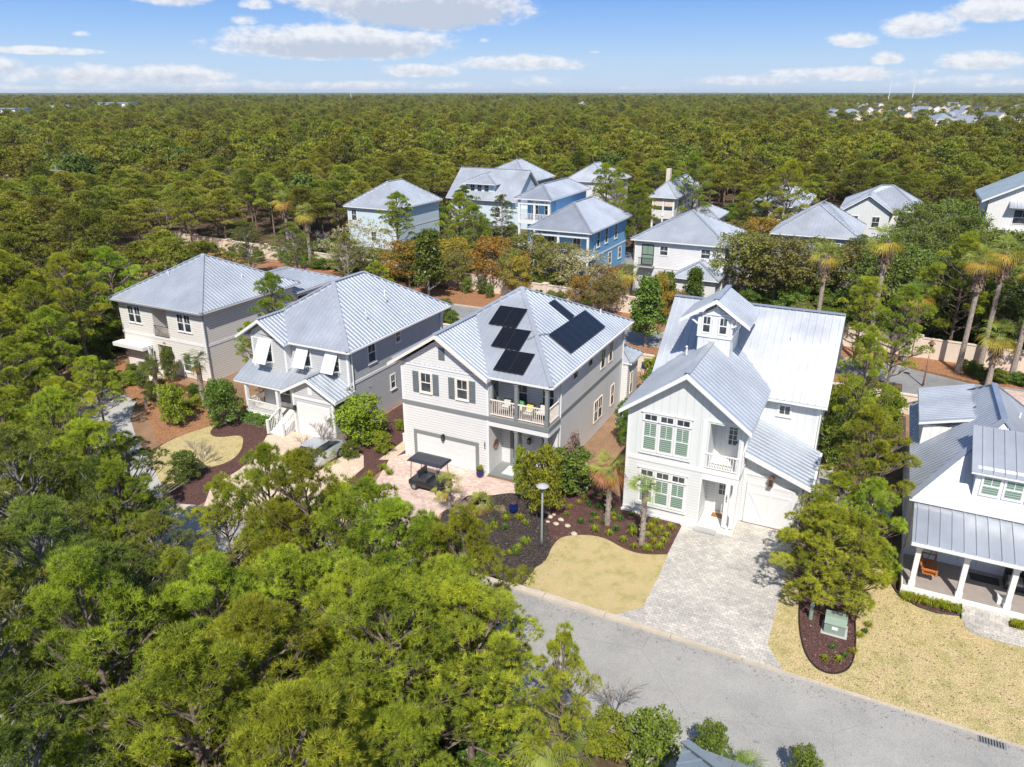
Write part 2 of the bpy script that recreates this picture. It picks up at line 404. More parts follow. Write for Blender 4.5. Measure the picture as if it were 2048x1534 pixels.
# ------------------------------------------------------------------ openings
def mapper(face,pos):
    if face=='F': return lambda u,v,n:(u,pos-n,v)
    if face=='R': return lambda u,v,n:(pos+n,u,v)
    if face=='L': return lambda u,v,n:(pos-n,u,v)
def ubox(mb,mp,u0,u1,v0,v1,n0,n1,mi=0):
    a=mp(u0,v0,n0); b=mp(u1,v1,n1); mb.box(a[0],b[0],a[1],b[1],a[2],b[2],mi)
def window(parent,face,pos,u0,u1,v0,v1,style='dh',gl='glass',trim='white',t=.09,sill=True,name='window',cols=2,rows=None,casing=True,label=None):
    mp=mapper(face,pos); f=MB()
    if casing:
        ubox(f,mp,u0-t,u0,v0-t,v1+t,0,.05); ubox(f,mp,u1,u1+t,v0-t,v1+t,0,.05)
        ubox(f,mp,u0,u1,v1,v1+t,0,.05); ubox(f,mp,u0,u1,v0-t,v0,0,.05)
        if sill: ubox(f,mp,u0-t-.04,u1+t+.04,v0-t-.05,v0-t+.01,-.0,.09)
    s=.03; vm=v0+(v1-v0)*.5
    ubox(f,mp,u0,u0+s,v0,v1,0,.036); ubox(f,mp,u1-s,u1,v0,v1,0,.036)
    ubox(f,mp,u0+s,u1-s,v0,v0+s,0,.036); ubox(f,mp,u0+s,u1-s,v1-s,v1,0,.036)
    if style=='dh':
        ubox(f,mp,u0+s,u1-s,vm-.03,vm+.03,0,.042)
        for i in range(1,cols):
            c=u0+(u1-u0)*i/cols; ubox(f,mp,c-.014,c+.014,vm+.03,v1-s,0,.034)
        if rows:
            for j in range(1,rows): c=vm+(v1-vm)*j/rows; ubox(f,mp,u0+s,u1-s,c-.012,c+.012,0,.032)
    elif style=='grid':
        for i in range(1,cols):
            c=u0+(u1-u0)*i/cols; ubox(f,mp,c-.014,c+.014,v0+s,v1-s,0,.034)
        for j in range(1,rows or 1): c=v0+(v1-v0)*j/rows; ubox(f,mp,u0+s,u1-s,c-.014,c+.014,0,.032)
    w=f.part(name,trim,parent,label); g=MB(); ubox(g,mp,u0+s*.5,u1-s*.5,v0+s*.5,v1-s*.5,.002,.02); g.part('pane',gl,w)
    return w
def door(parent,face,pos,u0,u1,v0,v1,gfrac=.5,color='white',gl='glass',cols=2,rows=3,t=.1,knob=.85):
    mp=mapper(face,pos); f=MB()
    ubox(f,mp,u0,u1,v0,v1,0,.045)
    ubox(f,mp,u0-t,u0,v0,v1+t,0,.07); ubox(f,mp,u1,u1+t,v0,v1+t,0,.07); ubox(f,mp,u0,u1,v1,v1+t,0,.07)
    zb=v1-.12-(v1-v0-.24)*gfrac; gu0,gu1=u0+.12,u1-.12
    for i in range(1,cols):
        c=gu0+(gu1-gu0)*i/cols; ubox(f,mp,c-.014,c+.014,zb,v1-.12,.045,.068)
    for j in range(1,rows):
        c=zb+(v1-.12-zb)*j/rows; ubox(f,mp,gu0,gu1,c-.014,c+.014,.045,.066)
    d=f.part('door',color,parent); g=MB(); ubox(g,mp,gu0,gu1,zb,v1-.12,.04,.056); g.part('pane',gl,d)
    h=MB(); c=u0+(u1-u0)*knob; ubox(h,mp,c-.03,c+.03,v0+.95,v0+1.1,.045,.11); h.part('handle','black',d)
    return d
def railing(parent,p,q,z0,z1,mat='white',step=.13,name='railing',bw=.035):
    mb=MB(); p=Vector(p);q=Vector(q); L=(q-p).length; n=max(2,int(L/step))
    mb.beam((p.x,p.y,z1),(q.x,q.y,z1),.08,.06); mb.beam((p.x,p.y,z0+.08),(q.x,q.y,z0+.08),.06,.05)
    for i in range(1,n):
        a=p.lerp(q,i/n); mb.beam((a.x,a.y,z0+.1),(a.x,a.y,z1-.03),bw,bw,up=(0,1,0))
    return mb.part(name,mat,parent)
def post(parent,x,y,z0,z1,w=.2,mat='white',name='column',base=True):
    mb=MB().box(x-w/2,x+w/2,y-w/2,y+w/2,z0,z1)
    if base:
        mb.box(x-w/2-.03,x+w/2+.03,y-w/2-.03,y+w/2+.03,z0,z0+.25); mb.box(x-w/2-.03,x+w/2+.03,y-w/2-.03,y+w/2+.03,z1-.15,z1)
    return mb.part(name,mat,parent)
def lantern(parent,x,y,z,s=1.0,mat='copper',name='wall_lantern'):
    mb=MB(); mb.box(x-.09*s,x+.09*s,y-.26*s,y-.08*s,z-.03*s,z)
    for a,b in ((-1,-1),(1,-1),(1,1),(-1,1)): mb.box(x+a*.09*s-.012,x+a*.09*s+.012,y-.17*s+b*.09*s-.012,y-.17*s+b*.09*s+.012,z,z+.32*s)
    mb.box(x-.11*s,x+.11*s,y-.28*s,y-.06*s,z+.32*s,z+.36*s); mb.box(x-.05*s,x+.05*s,y-.22*s,y-.12*s,z+.36*s,z+.44*s)
    mb.box(x-.03*s,x+.03*s,y-.1*s,y+.01,z+.36*s,z+.4*s)
    l=mb.part(name,mat,parent); MB().box(x-.07*s,x+.07*s,y-.24*s,y-.10*s,z+.02,z+.30*s).part('pane','glass',l); return l

# ------------------------------------------------------------------ ground, streets, beds
def C3(x,y): return at(x*.34230,700+y*.34230)
def C8(x,y): return at(900+x*.2445,900+y*.2445)
def CR(x,y): return at(1548+x*.2445,1034+y*.2445)
def flat(name,poly,z0,z1,mat): return top(name,MB().prism(poly,z0,z1),mat,None,None,kind='structure')
g=MB(); g.add([(-15000,-2800,-.14),(15000,-2800,-.14),(15000,15000,-.14),(-15000,15000,-.14)],[(0,1,2,3)])
top('ground',g,'litter',None,None,kind='structure')
def smooth_poly(pts,n=3):
    for _ in range(n):
        q=[]
        for i in range(len(pts)):
            a,b=pts[i],pts[(i+1)%len(pts)]
            q+= [(a[0]*.75+b[0]*.25,a[1]*.75+b[1]*.25),(a[0]*.25+b[0]*.75,a[1]*.25+b[1]*.75)]
        pts=q
    return pts
FE=[(60,-9.25),(-13,-9.2),(-16.5,-9.45),(-19.6,-10.1),(-22.1,-10.9),(-28,-13.2),(-36,-17.5),(-48,-26)]
NE=[(-52,-33),(-40,-23.4),(-31,-19),(-24,-16.6),(-18,-15.7),(60,-15.6)]
flat('street',FE+NE,-.3,-.10,'asphalt')
def smooth_line(pts,n=2):
    for _ in range(n):
        q=[pts[0]]
        for a,b in zip(pts,pts[1:]): q+=[(a[0]*.75+b[0]*.25,a[1]*.75+b[1]*.25),(a[0]*.25+b[0]*.75,a[1]*.25+b[1]*.75)]
        pts=q+[pts[-1]]
    return pts
def strip(line,w,side):
    out=[]
    for i,p in enumerate(line):
        a=Vector(line[max(i-1,0)]); b=Vector(line[min(i+1,len(line)-1)]); t=(b-a).normalized(); nn=Vector((-t.y,t.x))*side*w
        out.append((p[0]+nn.x,p[1]+nn.y))
    return out
kb=MB()
for line,sd in ((FE,-1),(NE,-1)):
    off=strip(line,.36,sd)
    # concrete gutter kerb cast in 3 m lengths with joints
    for i in range(len(line)-1):
        L=(Vector(line[i+1])-Vector(line[i])).length; n=max(1,round(L/3))
        for k in range(n):
            g0=k/n+.012/L; g1=(k+1)/n-.012/L
            q=[Vector(line[i]).lerp(Vector(line[i+1]),g0),Vector(line[i]).lerp(Vector(line[i+1]),g1),Vector(off[i]).lerp(Vector(off[i+1]),g1),Vector(off[i]).lerp(Vector(off[i+1]),g0)]
            kb.prism([tuple(v) for v in q],-.25,.012)
top('kerb',kb,'kerb',None,None,kind='structure')
flat('yard_ground',[(p[0],p[1]+.3) for p in FE[:5]]+[(-30,-12),(-50,-9),(-50,22),(60,22)],-.3,-.012,'soil')
flat('mulch_bed',[(-19.6,-9.5),(-15,-9.3),(-14.9,14),(-20,14)],-.3,-.002,'mulch')
# beds
flat('mulch_bed',smooth_poly([at(*p) for p in [(985,1010),(1060,960),(1140,920),(1195,960),(1246,1000),(1300,1010)]]+[(6.3,.2),(4.9,-.9)]+[at(*p) for p in [(1363,1056),(1335,1112),(1230,1229),(1095,1192),(960,1148),(900,1118),(940,1050)]],1),-.2,.004,'mulch')
flat('dark_mulch_bed',smooth_poly([at(*p) for p in [(880,1030),(900,1000),(985,970),(1035,965),(1075,1000),(1098,1060),(1106,1085),(1080,1160),(1040,1172),(960,1148),(870,1110)]],2),-.19,.012,'mulch_dark')
flat('lawn',smooth_line([C8(*p) for p in [(700,965),(760,930),(800,880),(830,800),(900,715),(1050,695),(1200,705),(1300,740),(1400,800),(1500,840),(1600,858),(1785,858)]],2)+[C8(*p) for p in [(1700,1050),(1575,1290),(1350,1347),(800,1172),(600,1105)]],-.2,.03,'lawn')
flat('driveway',[at(*p) for p in [(1363,1053),(1335,1109),(1285,1215),(1230,1230.5),(1566,1341),(1535,1290),(1551,1223),(1574,1136),(1600,1085)]]+[(9.2,1.6),(6.0,1.6),(6.0,.3),(3.0,.3)],-.2,.022,'pav_grey')
flat('lawn',[at(1566,1341),at(1535,1290),at(1551,1223),at(1574,1136),at(1600,1085),(10.5,1.5),(14,1.5),(14.3,-1.5),(60,-1.5),(60,-9.22),(20,-9.22)],-.2,.016,'lawn')
BED1=[CR(*p) for p in [(110,400),(160,260),(300,150),(560,60),(850,200),(880,330),(760,420),(700,520),(725,600),(740,690),(660,830),(665,950),(665,1100),(625,1240),(530,1288),(430,1285),(330,1232),(250,1120),(210,950),(200,800),(215,640),(180,480)]]
BED2=[CR(*p) for p in [(860,330),(925,430),(950,540),(1000,620),(1090,690),(1180,740),(1330,790),(1525,812)]]+[(16.55,-1.5),(14.2,-1.5),(14.2,1.4),(13.6,3)]
flat('mulch_bed',smooth_poly(BED1,2),-.2,.03,'mulch'); flat('mulch_bed',BED2,-.2,.034,'mulch')
flat('mulch_bed',[(18.3,-1.5),(22.5,-1.5),(22.5,-2.1),(18.4,-2.05)],-.2,.034,'mulch')
flat('mulch_bed',[(9.45,1.6),(14.3,1.6),(14.3,21.5),(9.3,21.5)],-.2,.008,'litter')
flat('path',[CR(*p) for p in [(1545,818),(1560,900),(1620,955),(1800,1010),(2048,1075),(2500,1180),(2500,1030),(1870,893)]],-.2,.04,'pav_grey')
ed=MB()
for b in (smooth_poly(BED1,2),BED2[:8]):
    pts=[(p[0],p[1],.05) for p in b]
    if b is not BED2: pts=pts[len(pts)//4:]
    ed.tube(pts,[.035]*len(pts),5)
top('bed_edging',ed,'black','thin black plastic edging round the mulch beds of the lawn by the rocker porch','edging')
# house B apron, house C drive, lawn C, house D drive
flat('driveway',[(-15.0,.2),(-8.75,.2),(-8.75,-.1),(-5.6,-.1),(-5.6,-.9),(-6.6,-1.3),(-7.4,-2.0),(-8.6,-2.6),(-9.0,-5),(-8.4,-9.25),(-14.6,-9.25),(-14.3,-4),(-15.4,-.9)],-.2,.024,'pav_pink')
flat('driveway',[(-23.7,-.3),(-19.6,-.3),(-17.2,-1.2),(-16.2,-2.5),(-15.8,-6),(-14.9,-9.3),(-17,-9.55),C3(1190,920),C3(1230,805),C3(1400,700),C3(1500,610),C3(1560,500)],-.2,.02,'pav_tan')
flat('dark_mulch_bed',smooth_poly([C3(*p) for p in [(1230,440),(1290,425),(1450,380),(1600,480),(1560,500),(1500,612),(1400,702),(1230,808),(1195,905),(1080,905),(1000,860),(990,790),(860,640),(900,560)]],1),-.2,.0,'mulch')
flat('lawn',smooth_poly([C3(*p) for p in [(1285,430),(1225,470),(1235,505),(1290,512),(1400,498),(1425,520),(1410,590),(1350,650),(1240,685),(1130,695),(1060,720),(1010,800),(950,805),(875,650),(930,560),(1050,505),(1180,460)]],2),-.2,.02,'lawn')
flat('straw_bed',[C3(*p) for p in [(1290,425),(1180,458),(1050,500),(930,555),(860,400),(640,100),(700,60),(1480,330)]],-.2,-.004,'straw')
flat('driveway',[C3(*p) for p in [(640,945),(955,925),(955,800),(880,650),(800,520),(760,400),(800,300),(600,210),(440,260),(420,420),(560,700)]],-.2,.008,'conc')
flat('walkway',[(-15.2,-.8),(-16.0,-1.2),(-16.4,8),(-15.6,8)],-.2,.01,'pav_tan')
# boulevard behind the houses
flat('boulevard',[(-90,23.3),(70,23.3),(70,26.35),(-90,26.35)],-.3,-.10,'asphalt_back')
flat('boulevard',[(-90,28.95),(14,28.95),(14,26.35),(70,26.35),(70,32.2),(23,32.0),(19,31.5),(14.4,33.3),(-90,33.3)],-.3,-.096,'asphalt_back')
flat('median',[(-90,26.6),(12.9,26.6),(12.2,28.7),(-90,28.7)],-.3,.02,'straw')
flat('straw_bed',[(-95,33.5),(14.4,33.5),(19,31.8),(70,32.4),(70,35),(-28,39.6),(-95,44.6)],-.3,.0,'straw')
flat('straw_bed',[(-60,22.6),(70,22.6),(70,23.1),(-60,23.1)],-.3,.0,'straw')
k=MB()
for x0,x1,y in ((-90,12.8,26.42),(-90,12.2,28.78),(-90,14.4,33.36),(-90,70,23.16)): k.box(x0,x1,y,y+.15,-.25,.03)
top('kerb',k,'kerb',None,None,kind='structure')
flat('brick_paving',[(19.0,26.8),(40,26.8),(40,31.2),(20,31.2)],-.3,-.08,'pav_pink')
flat('estate_ground',[(-95,44.8),(-28,39.9),(70,32.9+2.2),(70,112),(-64,112)],-.3,-.02,'litter')
flat('lane',[(-26,62),(40,60),(40,66),(-26,70)],-.3,.0,'asphalt_back')
flat('sand_clearing',smooth_poly([at(*p) for p in [(-20,345),(60,330),(190,318),(215,340),(212,395),(120,405),(-20,410)]],1),-.3,-.05,'sand')
def wall_run(label,p,q,h,piers):
    p=Vector(p);q=Vector(q); t=thing('garden_wall',label,'wall',(p.x,p.y,0))
    L=(q-p).length; d=(q-p)/L; nn=Vector((-d.y,d.x))
    def seg(mb,a,b,w,z0,z1):
        A=p+d*a;B=p+d*b; mb.prism([tuple(A+nn*w/2),tuple(B+nn*w/2),tuple(B-nn*w/2),tuple(A-nn*w/2)],z0,z1)
    w=MB(); seg(w,0,L,.22,-.2,h); w.part('wall_face','stucco',t)
    c=MB(); seg(c,-.05,L+.05,.32,h,h+.09); c.part('coping','stucco',t)
    n=int(L/piers)
    for i in range(n+1):
        a=i*L/n; pm=MB(); seg(pm,a-.28,a+.28,.56,-.2,h+.16); seg(pm,a-.34,a+.34,.68,h+.16,h+.26); pm.part('pier','stucco',t)
wall_run('long cream stucco wall with piers along the far side of the boulevard',(-90,44.5),(60,33.3),1.75,7.5)
wall_run('cream stucco wall behind the back yards, seen past the flag',(-58,22.4),(60,22.4),1.35,9.5)

# ------------------------------------------------------------------ HOUSE A (tall gable with cupola)
def house(label,x,y,group=None): return thing('house',label,'house',(x,y,0),group)
A=house('pale grey board and batten house with a cupola on its bright metal roof',0,0)
w=MB()
w.box(0,4.2,.0,5.9,.3,3.38); w.box(4.2,6.05,1.7,5.9,.3,3.38); w.box(6.05,9.1,1.75,5.9,0,3.0)
w.part('lower_wall','lap_A',A)
w=MB(); w.box(0,4.15,.0,5.9,3.38,6.3); w.box(4.15,6.05,1.7,5.9,3.38,6.3); w.box(4.15,4.35,0,1.7,3.38,6.3)
w.box(4.35,5.85,0.0,.3,6.2,6.3); w.yprism([(0,6.3),(6.05,6.3),(3.03,8.55)],0.0,1.6); w.box(5.85,6.05,0,.25,3.38,6.3)
w.box(0,9.1,5.9,13.8,0,6.05)
w.xprism([(5.9,6.05),(13.8,6.05),(9.85,9.7)],.05,9.05)
w.yprism([(6.05,3.0),(9.1,3.0),(9.1,3.12),(6.05,4.35)],1.75,5.9)
w.part('upper_wall','bat_A',A)
w=MB()
w.box(4.2,6.05,0.0,.22,2.95,3.38); w.box(6.0,6.05,.22,1.7,2.95,3.38)       # porch header
w.box(4.2,6.05,.22,1.7,3.25,3.42)
w.box(5.45,5.68,-.0,.25,.3,2.95); w.box(5.82,6.05,0,.25,.3,2.95); w.box(5.45,6.05,.0,.25,.3,.34)  # twin pier posts
w.part('porch_frame','white',A)
for nm,args,mat in (('porch_floor',(4.22,6.1,-.12,1.7,.0,.3),'deck_pale'),('balcony_floor',(4.36,5.84,.02,1.7,3.43,3.62),'deck_pale'),('porch_step',(4.1,5.25,-.5,-.13,.05,.16),'conc')):
    MB().box(*args).part(nm,mat,A)
tr=MB()
tr.box(-.03,6.08,-.035,-.001,3.34,3.56); tr.box(-.03,4.2,-.045,-.001,.02,.34); tr.box(-.1,4.22,-.1,-.0455,.0,.14)
for x in (-.03,5.95): tr.box(x,x+.13,-.03,-.001,3.56,6.25)
tr.box(-.03,.1,-.03,-.001,.34,3.34); tr.box(6.051,6.085,0,.13,3.1,6.25); tr.box(6.051,6.085,0,1.7,3.34,3.56)
tg=MB(); tg.box(9.1,9.13,1.8,5.8,.02,.3); tr.box(9.0,9.13,5.86,5.899,3.2,6.0); tg.box(6.06,9.1,1.71,1.749,2.9,3.05)
for x in (6.06,8.95): tg.box(x,x+.12,1.70,1.749,0,2.9)
tg.part('garage_trim','white',A)
tr.box(3.98,4.2,-.03,-.001,3.56,6.35); tr.box(4.2,5.95,-.03,-.001,6.3,6.45); tr.box(9.101,9.13,13.6,13.8,0,5.9);tr.box(4.1,4.2,-.034,-.001,.34,3.0)
tr.part('trim_boards','white',A)
rf=MB()
slab(rf,[(-.45,5.4,6.0),(9.5,5.4,6.0),(9.5,9.85,10.05),(-.45,9.85,10.05)],.18)
slab(rf,[(-.45,9.85,10.05),(9.5,9.85,10.05),(9.5,14.3,6.0),(-.45,14.3,6.0)],.18)
cap(rf,(-.45,9.85,10.05),(9.5,9.85,10.05)); main=rf.part('main_roof',['roof_pale','white'],A)
rf=MB(); gable_y(rf,-.38,6.45,3.03,-.5,8.6,6.32,8.88); 
# roof beyond the valley is buried in the main slope; rake boards in front
rf.part('front_gable_roof',['roof','white'],A)
rk=MB()
for a,b in (((-.42,6.24),(3.03,8.80)),((6.49,6.24),(3.03,8.80))): rk.beam((a[0],-.53,a[1]-.10),(b[0],-.53,b[1]-.12),.05,.24,up=(0,1,0))
rk2=MB()
for a,b in (((-.42,6.20),(3.03,8.75)),((6.49,6.20),(3.03,8.75))):
    rk2.yprism([(a[0],a[1]-.14),(b[0],b[1]-.16),(b[0],b[1]+.06),(a[0],a[1]+.09)],-.56,-.5)
rk2.part('rake_boards','white',A)
rf=MB(); slab(rf,[(6.0,1.22,4.48),(9.5,1.22,3.12),(9.5,5.86,3.12),(6.0,5.86,4.48)],.18); rf.part('garage_roof',['roof','white'],A)
rk=MB().yprism([(6.06,4.14),(9.5,2.86),(9.5,3.08),(6.06,4.42)],1.16,1.22); rk.part('rake_boards','white',A)
gd=MB(); gd.box(6.3,8.78,1.69,1.745,0.03,2.5)
for x in (6.3,7.47,8.63): gd.box(x,x+.15,1.665,1.69,.03,2.5)
for z in (.03,1.85,2.35): gd.box(6.45,8.63,1.67,1.69,z,z+.13)
gd.beam((6.5,1.675,1.9),(7.4,1.675,.2),.12,.03,up=(0,1,0)); gd.beam((8.6,1.675,1.9),(7.7,1.675,.2),.12,.03,up=(0,1,0))
gd.part('garage_door','garage',A)
lantern(A,7.5,1.7,2.62,1.25)
for x in (.88,1.75,2.62):
    window(A,'F',0,x,x+.70,4.02,5.60,gl='glass_blind',sill=False); window(A,'F',0,x,x+.70,5.74,6.10,style='grid',cols=2,rows=1,sill=False,gl='glass')
    window(A,'F',0,x,x+.70,.82,2.28,gl='glass_blind',sill=False); window(A,'F',0,x,x+.70,2.42,2.80,style='grid',cols=2,rows=1,sill=False)
for z0_,z1_,nm_ in ((3.80,3.90,'window_sill'),(.6,.7,'window_sill'),(6.2,6.28,'window_head'),(2.9,2.98,'window_head')): MB().box(.70,3.5,-.09,-.051,z0_,z1_).part(nm_,'white',A)
window(A,'F',5.9,7.0,7.6,4.95,5.5,style='grid',cols=2,rows=1)
door(A,'F',1.7,4.95,5.6,3.64,5.75,.62,rows=4); door(A,'F',1.7,4.75,5.4,.32,2.45,.5)
railing(A,(4.2,-.0),(5.95,-.0),3.62,4.5); railing(A,(6.02,.25),(6.02,1.7),3.62,4.5)
text('house_number','204',.17,(5.565,-.02,2.2),'black',A,vertical=True)
for x,z in ((5.565,0),): pass
# cupola
cu=MB(); cu.box(2.2,4.02,5.1,7.7,7.4,10.3); cu.yprism([(2.2,10.3),(4.02,10.3),(3.11,10.95)],5.1,7.7); cup=cu.part('cupola','bat_A',A)
c=MB(); c.box(2.14,4.08,5.04,7.76,9.15,9.32); c.box(2.14,4.08,5.04,5.099,10.45,10.55)
for x in (2.14,3.95): c.box(x,x+.13,5.04,5.099,9.32,10.3)
c.box(2.95,3.25,5.04,5.099,9.32,10.3)
for s in (-1,1): c.beam((3.11+s*.95,4.98,9.9),(3.11+s*1.6,4.98,10.35),.08,.08)
c.part('trim_boards','white',cup)
for u in (2.42,3.34): window(cup,'F',5.1,u,u+.42,9.42,10.34,t=.06,sill=False)
for v in (5.5,6.7): window(cup,'R',4.02,v,v+.42,9.42,10.2,t=.05,sill=False)
rf=MB(); gable_y(rf,1.2,5.02,3.11,4.75,8.1,10.15,11.45,ribs=.3); 
for a,b in (((1.17,10.08),(3.11,11.38)),((5.05,10.08),(3.11,11.38))):
    rf.yprism([(a[0],a[1]-.16),(b[0],b[1]-.18),(b[0],b[1]+.05),(a[0],a[1]+.05)],4.70,4.749,1)
rf.part('cupola_roof',['roof','white'],cup)
MB().tube([(1.6,5.3,7.8),(1.6,5.3,8.3)],[.05,.05],8).tube([(1.6,5.3,8.3),(1.6,5.2,8.38)],[.06,.06],8).part('vent_pipe','white',A)
mt=MB().box(4.7,5.4,.95,1.4,.305,.325); top('doormat',mt,'frond_dead','brown coir doormat on the white porch of the cupola house','doormat')

# ------------------------------------------------------------------ HOUSE B (solar panels)
B=house('white lap siding house with black solar panels on its hip roof',-14.85,.24)
w=MB(); w.box(-14.85,-8.7,.24,14,0,6.42); w.box(-8.7,-4.95,1.95,14,0,6.42); w.yprism([(-14.85,6.42),(-9.2,6.42),(-12.03,8.3)],.24,2.5); w.box(-6.1,-4.5,14,16.4,0,3.5)
w.part('wall','lap_white',B)
t=MB(); t.box(-14.88,-8.7,.20,.239,3.66,3.92); t.box(-8.699,-4.75,.2,.3,3.66,3.93); t.box(-4.949,-4.92,1.95,14.03,3.66,3.92); t.box(-4.85,-4.75,.3,1.95,3.66,3.93)
t.part('belt_board','grey_trim',B)
t=MB(); t.box(-8.7,-4.8,.26,.36,3.3,3.65); t.box(-4.86,-4.78,.36,1.95,3.3,3.65); t.box(-8.7,-4.86,.36,1.95,3.45,3.65)
t.box(-14.88,-14.74,.205,.239,0,3.66);t.box(-4.949,-4.92,1.95,2.08,0,3.65);t.box(-4.949,-4.92,1.95,2.08,3.93,6.4);t.box(-14.88,-14.74,.205,.239,3.93,6.4)
t.box(-8.84,-8.70,.205,.239,0,3.66);t.box(-8.84,-8.70,.205,.239,3.93,6.4)
t.part('trim_boards','white',B)
MB().box(-8.69,-4.86,.31,1.95,3.68,3.96).part('balcony_floor','deck',B)
MB().box(-8.7,-4.9,.1,1.95,.02,.13).part('porch_floor','grey_trim',B)
for x in (-6.93,-4.98):
    post(B,x,.42,.13,3.3,.21,'grey_trim'); post(B,x,.42,3.96,6.3,.21,'grey_trim')
railing(B,(-8.65,.36),(-7.05,.36),3.98,4.98,'cream_trim'); railing(B,(-6.82,.36),(-5.1,.36),3.98,4.98,'cream_trim'); railing(B,(-4.9,.55),(-4.9,1.9),3.98,4.98,'cream_trim')
t=MB(); t.box(-14.14,-9.41,.19,.239,1.75,2.0); t.box(-14.14,-13.92,.19,.239,0,1.75); t.box(-9.63,-9.41,.19,.239,0,1.75); t.part('garage_frame','grey_trim',B)
t=MB(); 
for i in range(4): t.box(-13.92,-9.63,.215,.238,.02+i*.435,.445+i*.435)
t.part('garage_door','garage',B)
lantern(B,-11.9,.235,1.72,.9,'black')
for u0,u1,s0,s1 in ((-13.44,-12.71,-14.02,-12.57),(-10.86,-10.13,-11.45,-10.01)):
    window(B,'F',.24,u0,u1,4.72,5.95,trim='cream_trim',t=.06)
    for s in (s0,s1):
        m=MB(); m.box(s,s+.42,.20,.238,4.6,5.97)
        for i in range(4): m.box(s+.012+i*.102,s+.09+i*.102,.18,.20,4.62,5.95)
        for z in (4.78,5.7): m.box(s+.02,s+.4,.165,.18,z,z+.08)
        m.part('shutter','shutter',B)
m=MB(); m.box(-12.08,-11.66,.2,.239,7.0,7.75)
for i in range(8): m.box(-12.04,-11.70,.185,.2,7.05+i*.085,7.1+i*.085)
m.part('gable_vent','shutter',B)
for u0,u1 in ((-7.7,-6.95),(-5.95,-5.2)): window(B,'F',1.95,u0,u1,4.3,5.9,trim='cream_trim',t=.06)
window(B,'F',1.95,-5.95,-5.4,1.6,2.4,style='grid',cols=2,rows=2,trim='cream_trim',t=.06)
d=door(B,'F',1.95,-8.0,-7.45,.14,2.5,.85,color='grey_trim',cols=1,rows=1); 
door(B,'R',-8.7,.7,1.3,4.0,5.9,.8,color='grey_trim',cols=1,rows=1)
lantern(B,-6.75,1.94,1.85,.9,'black')
for y0,y1,z0,z1,st in ((4.25,4.95,5.5,5.95,'p'),(6.85,7.55,5.5,5.95,'p'),(9.25,10.0,4.55,6.0,'dh'),(10.85,11.5,4.55,6.0,'dh'),(8.3,9.0,.95,2.45,'dh'),(9.12,9.82,.95,2.45,'dh'),(11.65,12.3,.95,2.45,'dh')):
    window(B,'R',-4.95,y0,y1,z0,z1,style=st,trim='cream_trim',t=.05,sill=False)
window(B,'R',-4.5,14.7,15.2,.9,2.5,trim='cream_trim',t=.05,sill=False)
rf=MB(); hip(rf,-15.5,-4.64,.19,14.9,6.5,10.0,(-10.07,7.57),(-10.07,7.57),.36); main=rf.part('hip_roof',['roof','white'],B)
rf=MB(); gable_y(rf,-15.54,-8.56,-12.05,-.22,4.9,6.40,8.66,.3); 
for a,b in (((-15.56,6.36),(-12.05,8.62)),((-8.54,6.36),(-12.05,8.62))): rf.yprism([(a[0],a[1]-.17),(b[0],b[1]-.19),(b[0],b[1]+.03),(a[0],a[1]+.03)],-.27,-.221,1)
rf.part('front_gable_roof',['roof','cream_trim'],B)
rf=MB(); hip(rf,-6.35,-4.2,13.9,16.75,3.6,4.4,(-5.3,15.0),(-5.3,15.4),.3); rf.part('bay_roof',['roof','white'],B)
zf=lambda x,y:6.5+.4742*(y-.19); zr_=lambda x,y:6.5+.6446*(-4.64-x)
def panel(x0,x1,y0,y1,fn,cells,lab=None):
    m=MB(); g2=MB(); h=.13
    if fn is zf: n=Vector((0,-.4742,1)).normalized()
    else: n=Vector((.6446,0,1)).normalized()
    q=[Vector((x,y,fn(x,y))) for x,y in ((x0,y0),(x1,y0),(x1,y1),(x0,y1))]
    a=[p+n*h for p in q]; b=[p+n*(h-.05) for p in q]
    m.add(b+a,[(3,2,1,0),(4,5,6,7),(0,1,5,4),(1,2,6,5),(2,3,7,6),(3,0,4,7)])
    for p in q:
        c=sum(q,Vector())/4; pp=p.lerp(c,.12); m.beam(pp,pp+n*(h-.05),.06,.06,up=(0,1,0))
    f=m.part('solar_panel','solar_frame',B,lab)
    nx,ny=cells
    for i in range(nx):
        for j in range(ny):
            e=.012
            def L(s,t): return (q[0].lerp(q[1],s)).lerp(q[3].lerp(q[2],s),t)
            s0,s1,t0,t1=i/nx+e,(i+1)/nx-e,j/ny+e,(j+1)/ny-e
            pts=[L(s0,t0),L(s1,t0),L(s1,t1),L(s0,t1)]; lo=[p+n*(h+.001) for p in pts]; hi=[p+n*(h+.008) for p in pts]
            g2.add(lo+hi,[(4,5,6,7),(0,1,5,4),(1,2,6,5),(2,3,7,6),(3,0,4,7)])
    g2.part('cells','solar',f)
for x0,x1,y0,y1 in ((-10.67,-8.72,4.04,5.66),(-9.61,-7.66,2.34,3.94),(-8.57,-6.6,.64,2.24)): panel(x0,x1,y0,y1,zf,(2,1))
panel(-6.9,-5.37,4.73,10.85,zr_,(1,6)); panel(-8.44,-6.95,8.12,9.07,zr_,(1,1))
MB().tube([(-7.6,3.2,8.1),(-7.3,3.5,8.22),(-7.05,4.2,8.2),(-6.9,4.8,8.05)],[.03]*4,6).part('conduit','grey_trim',B)
text('house_number','202',.19,(-8.98,.19,2.05),'black',B,vertical=True)
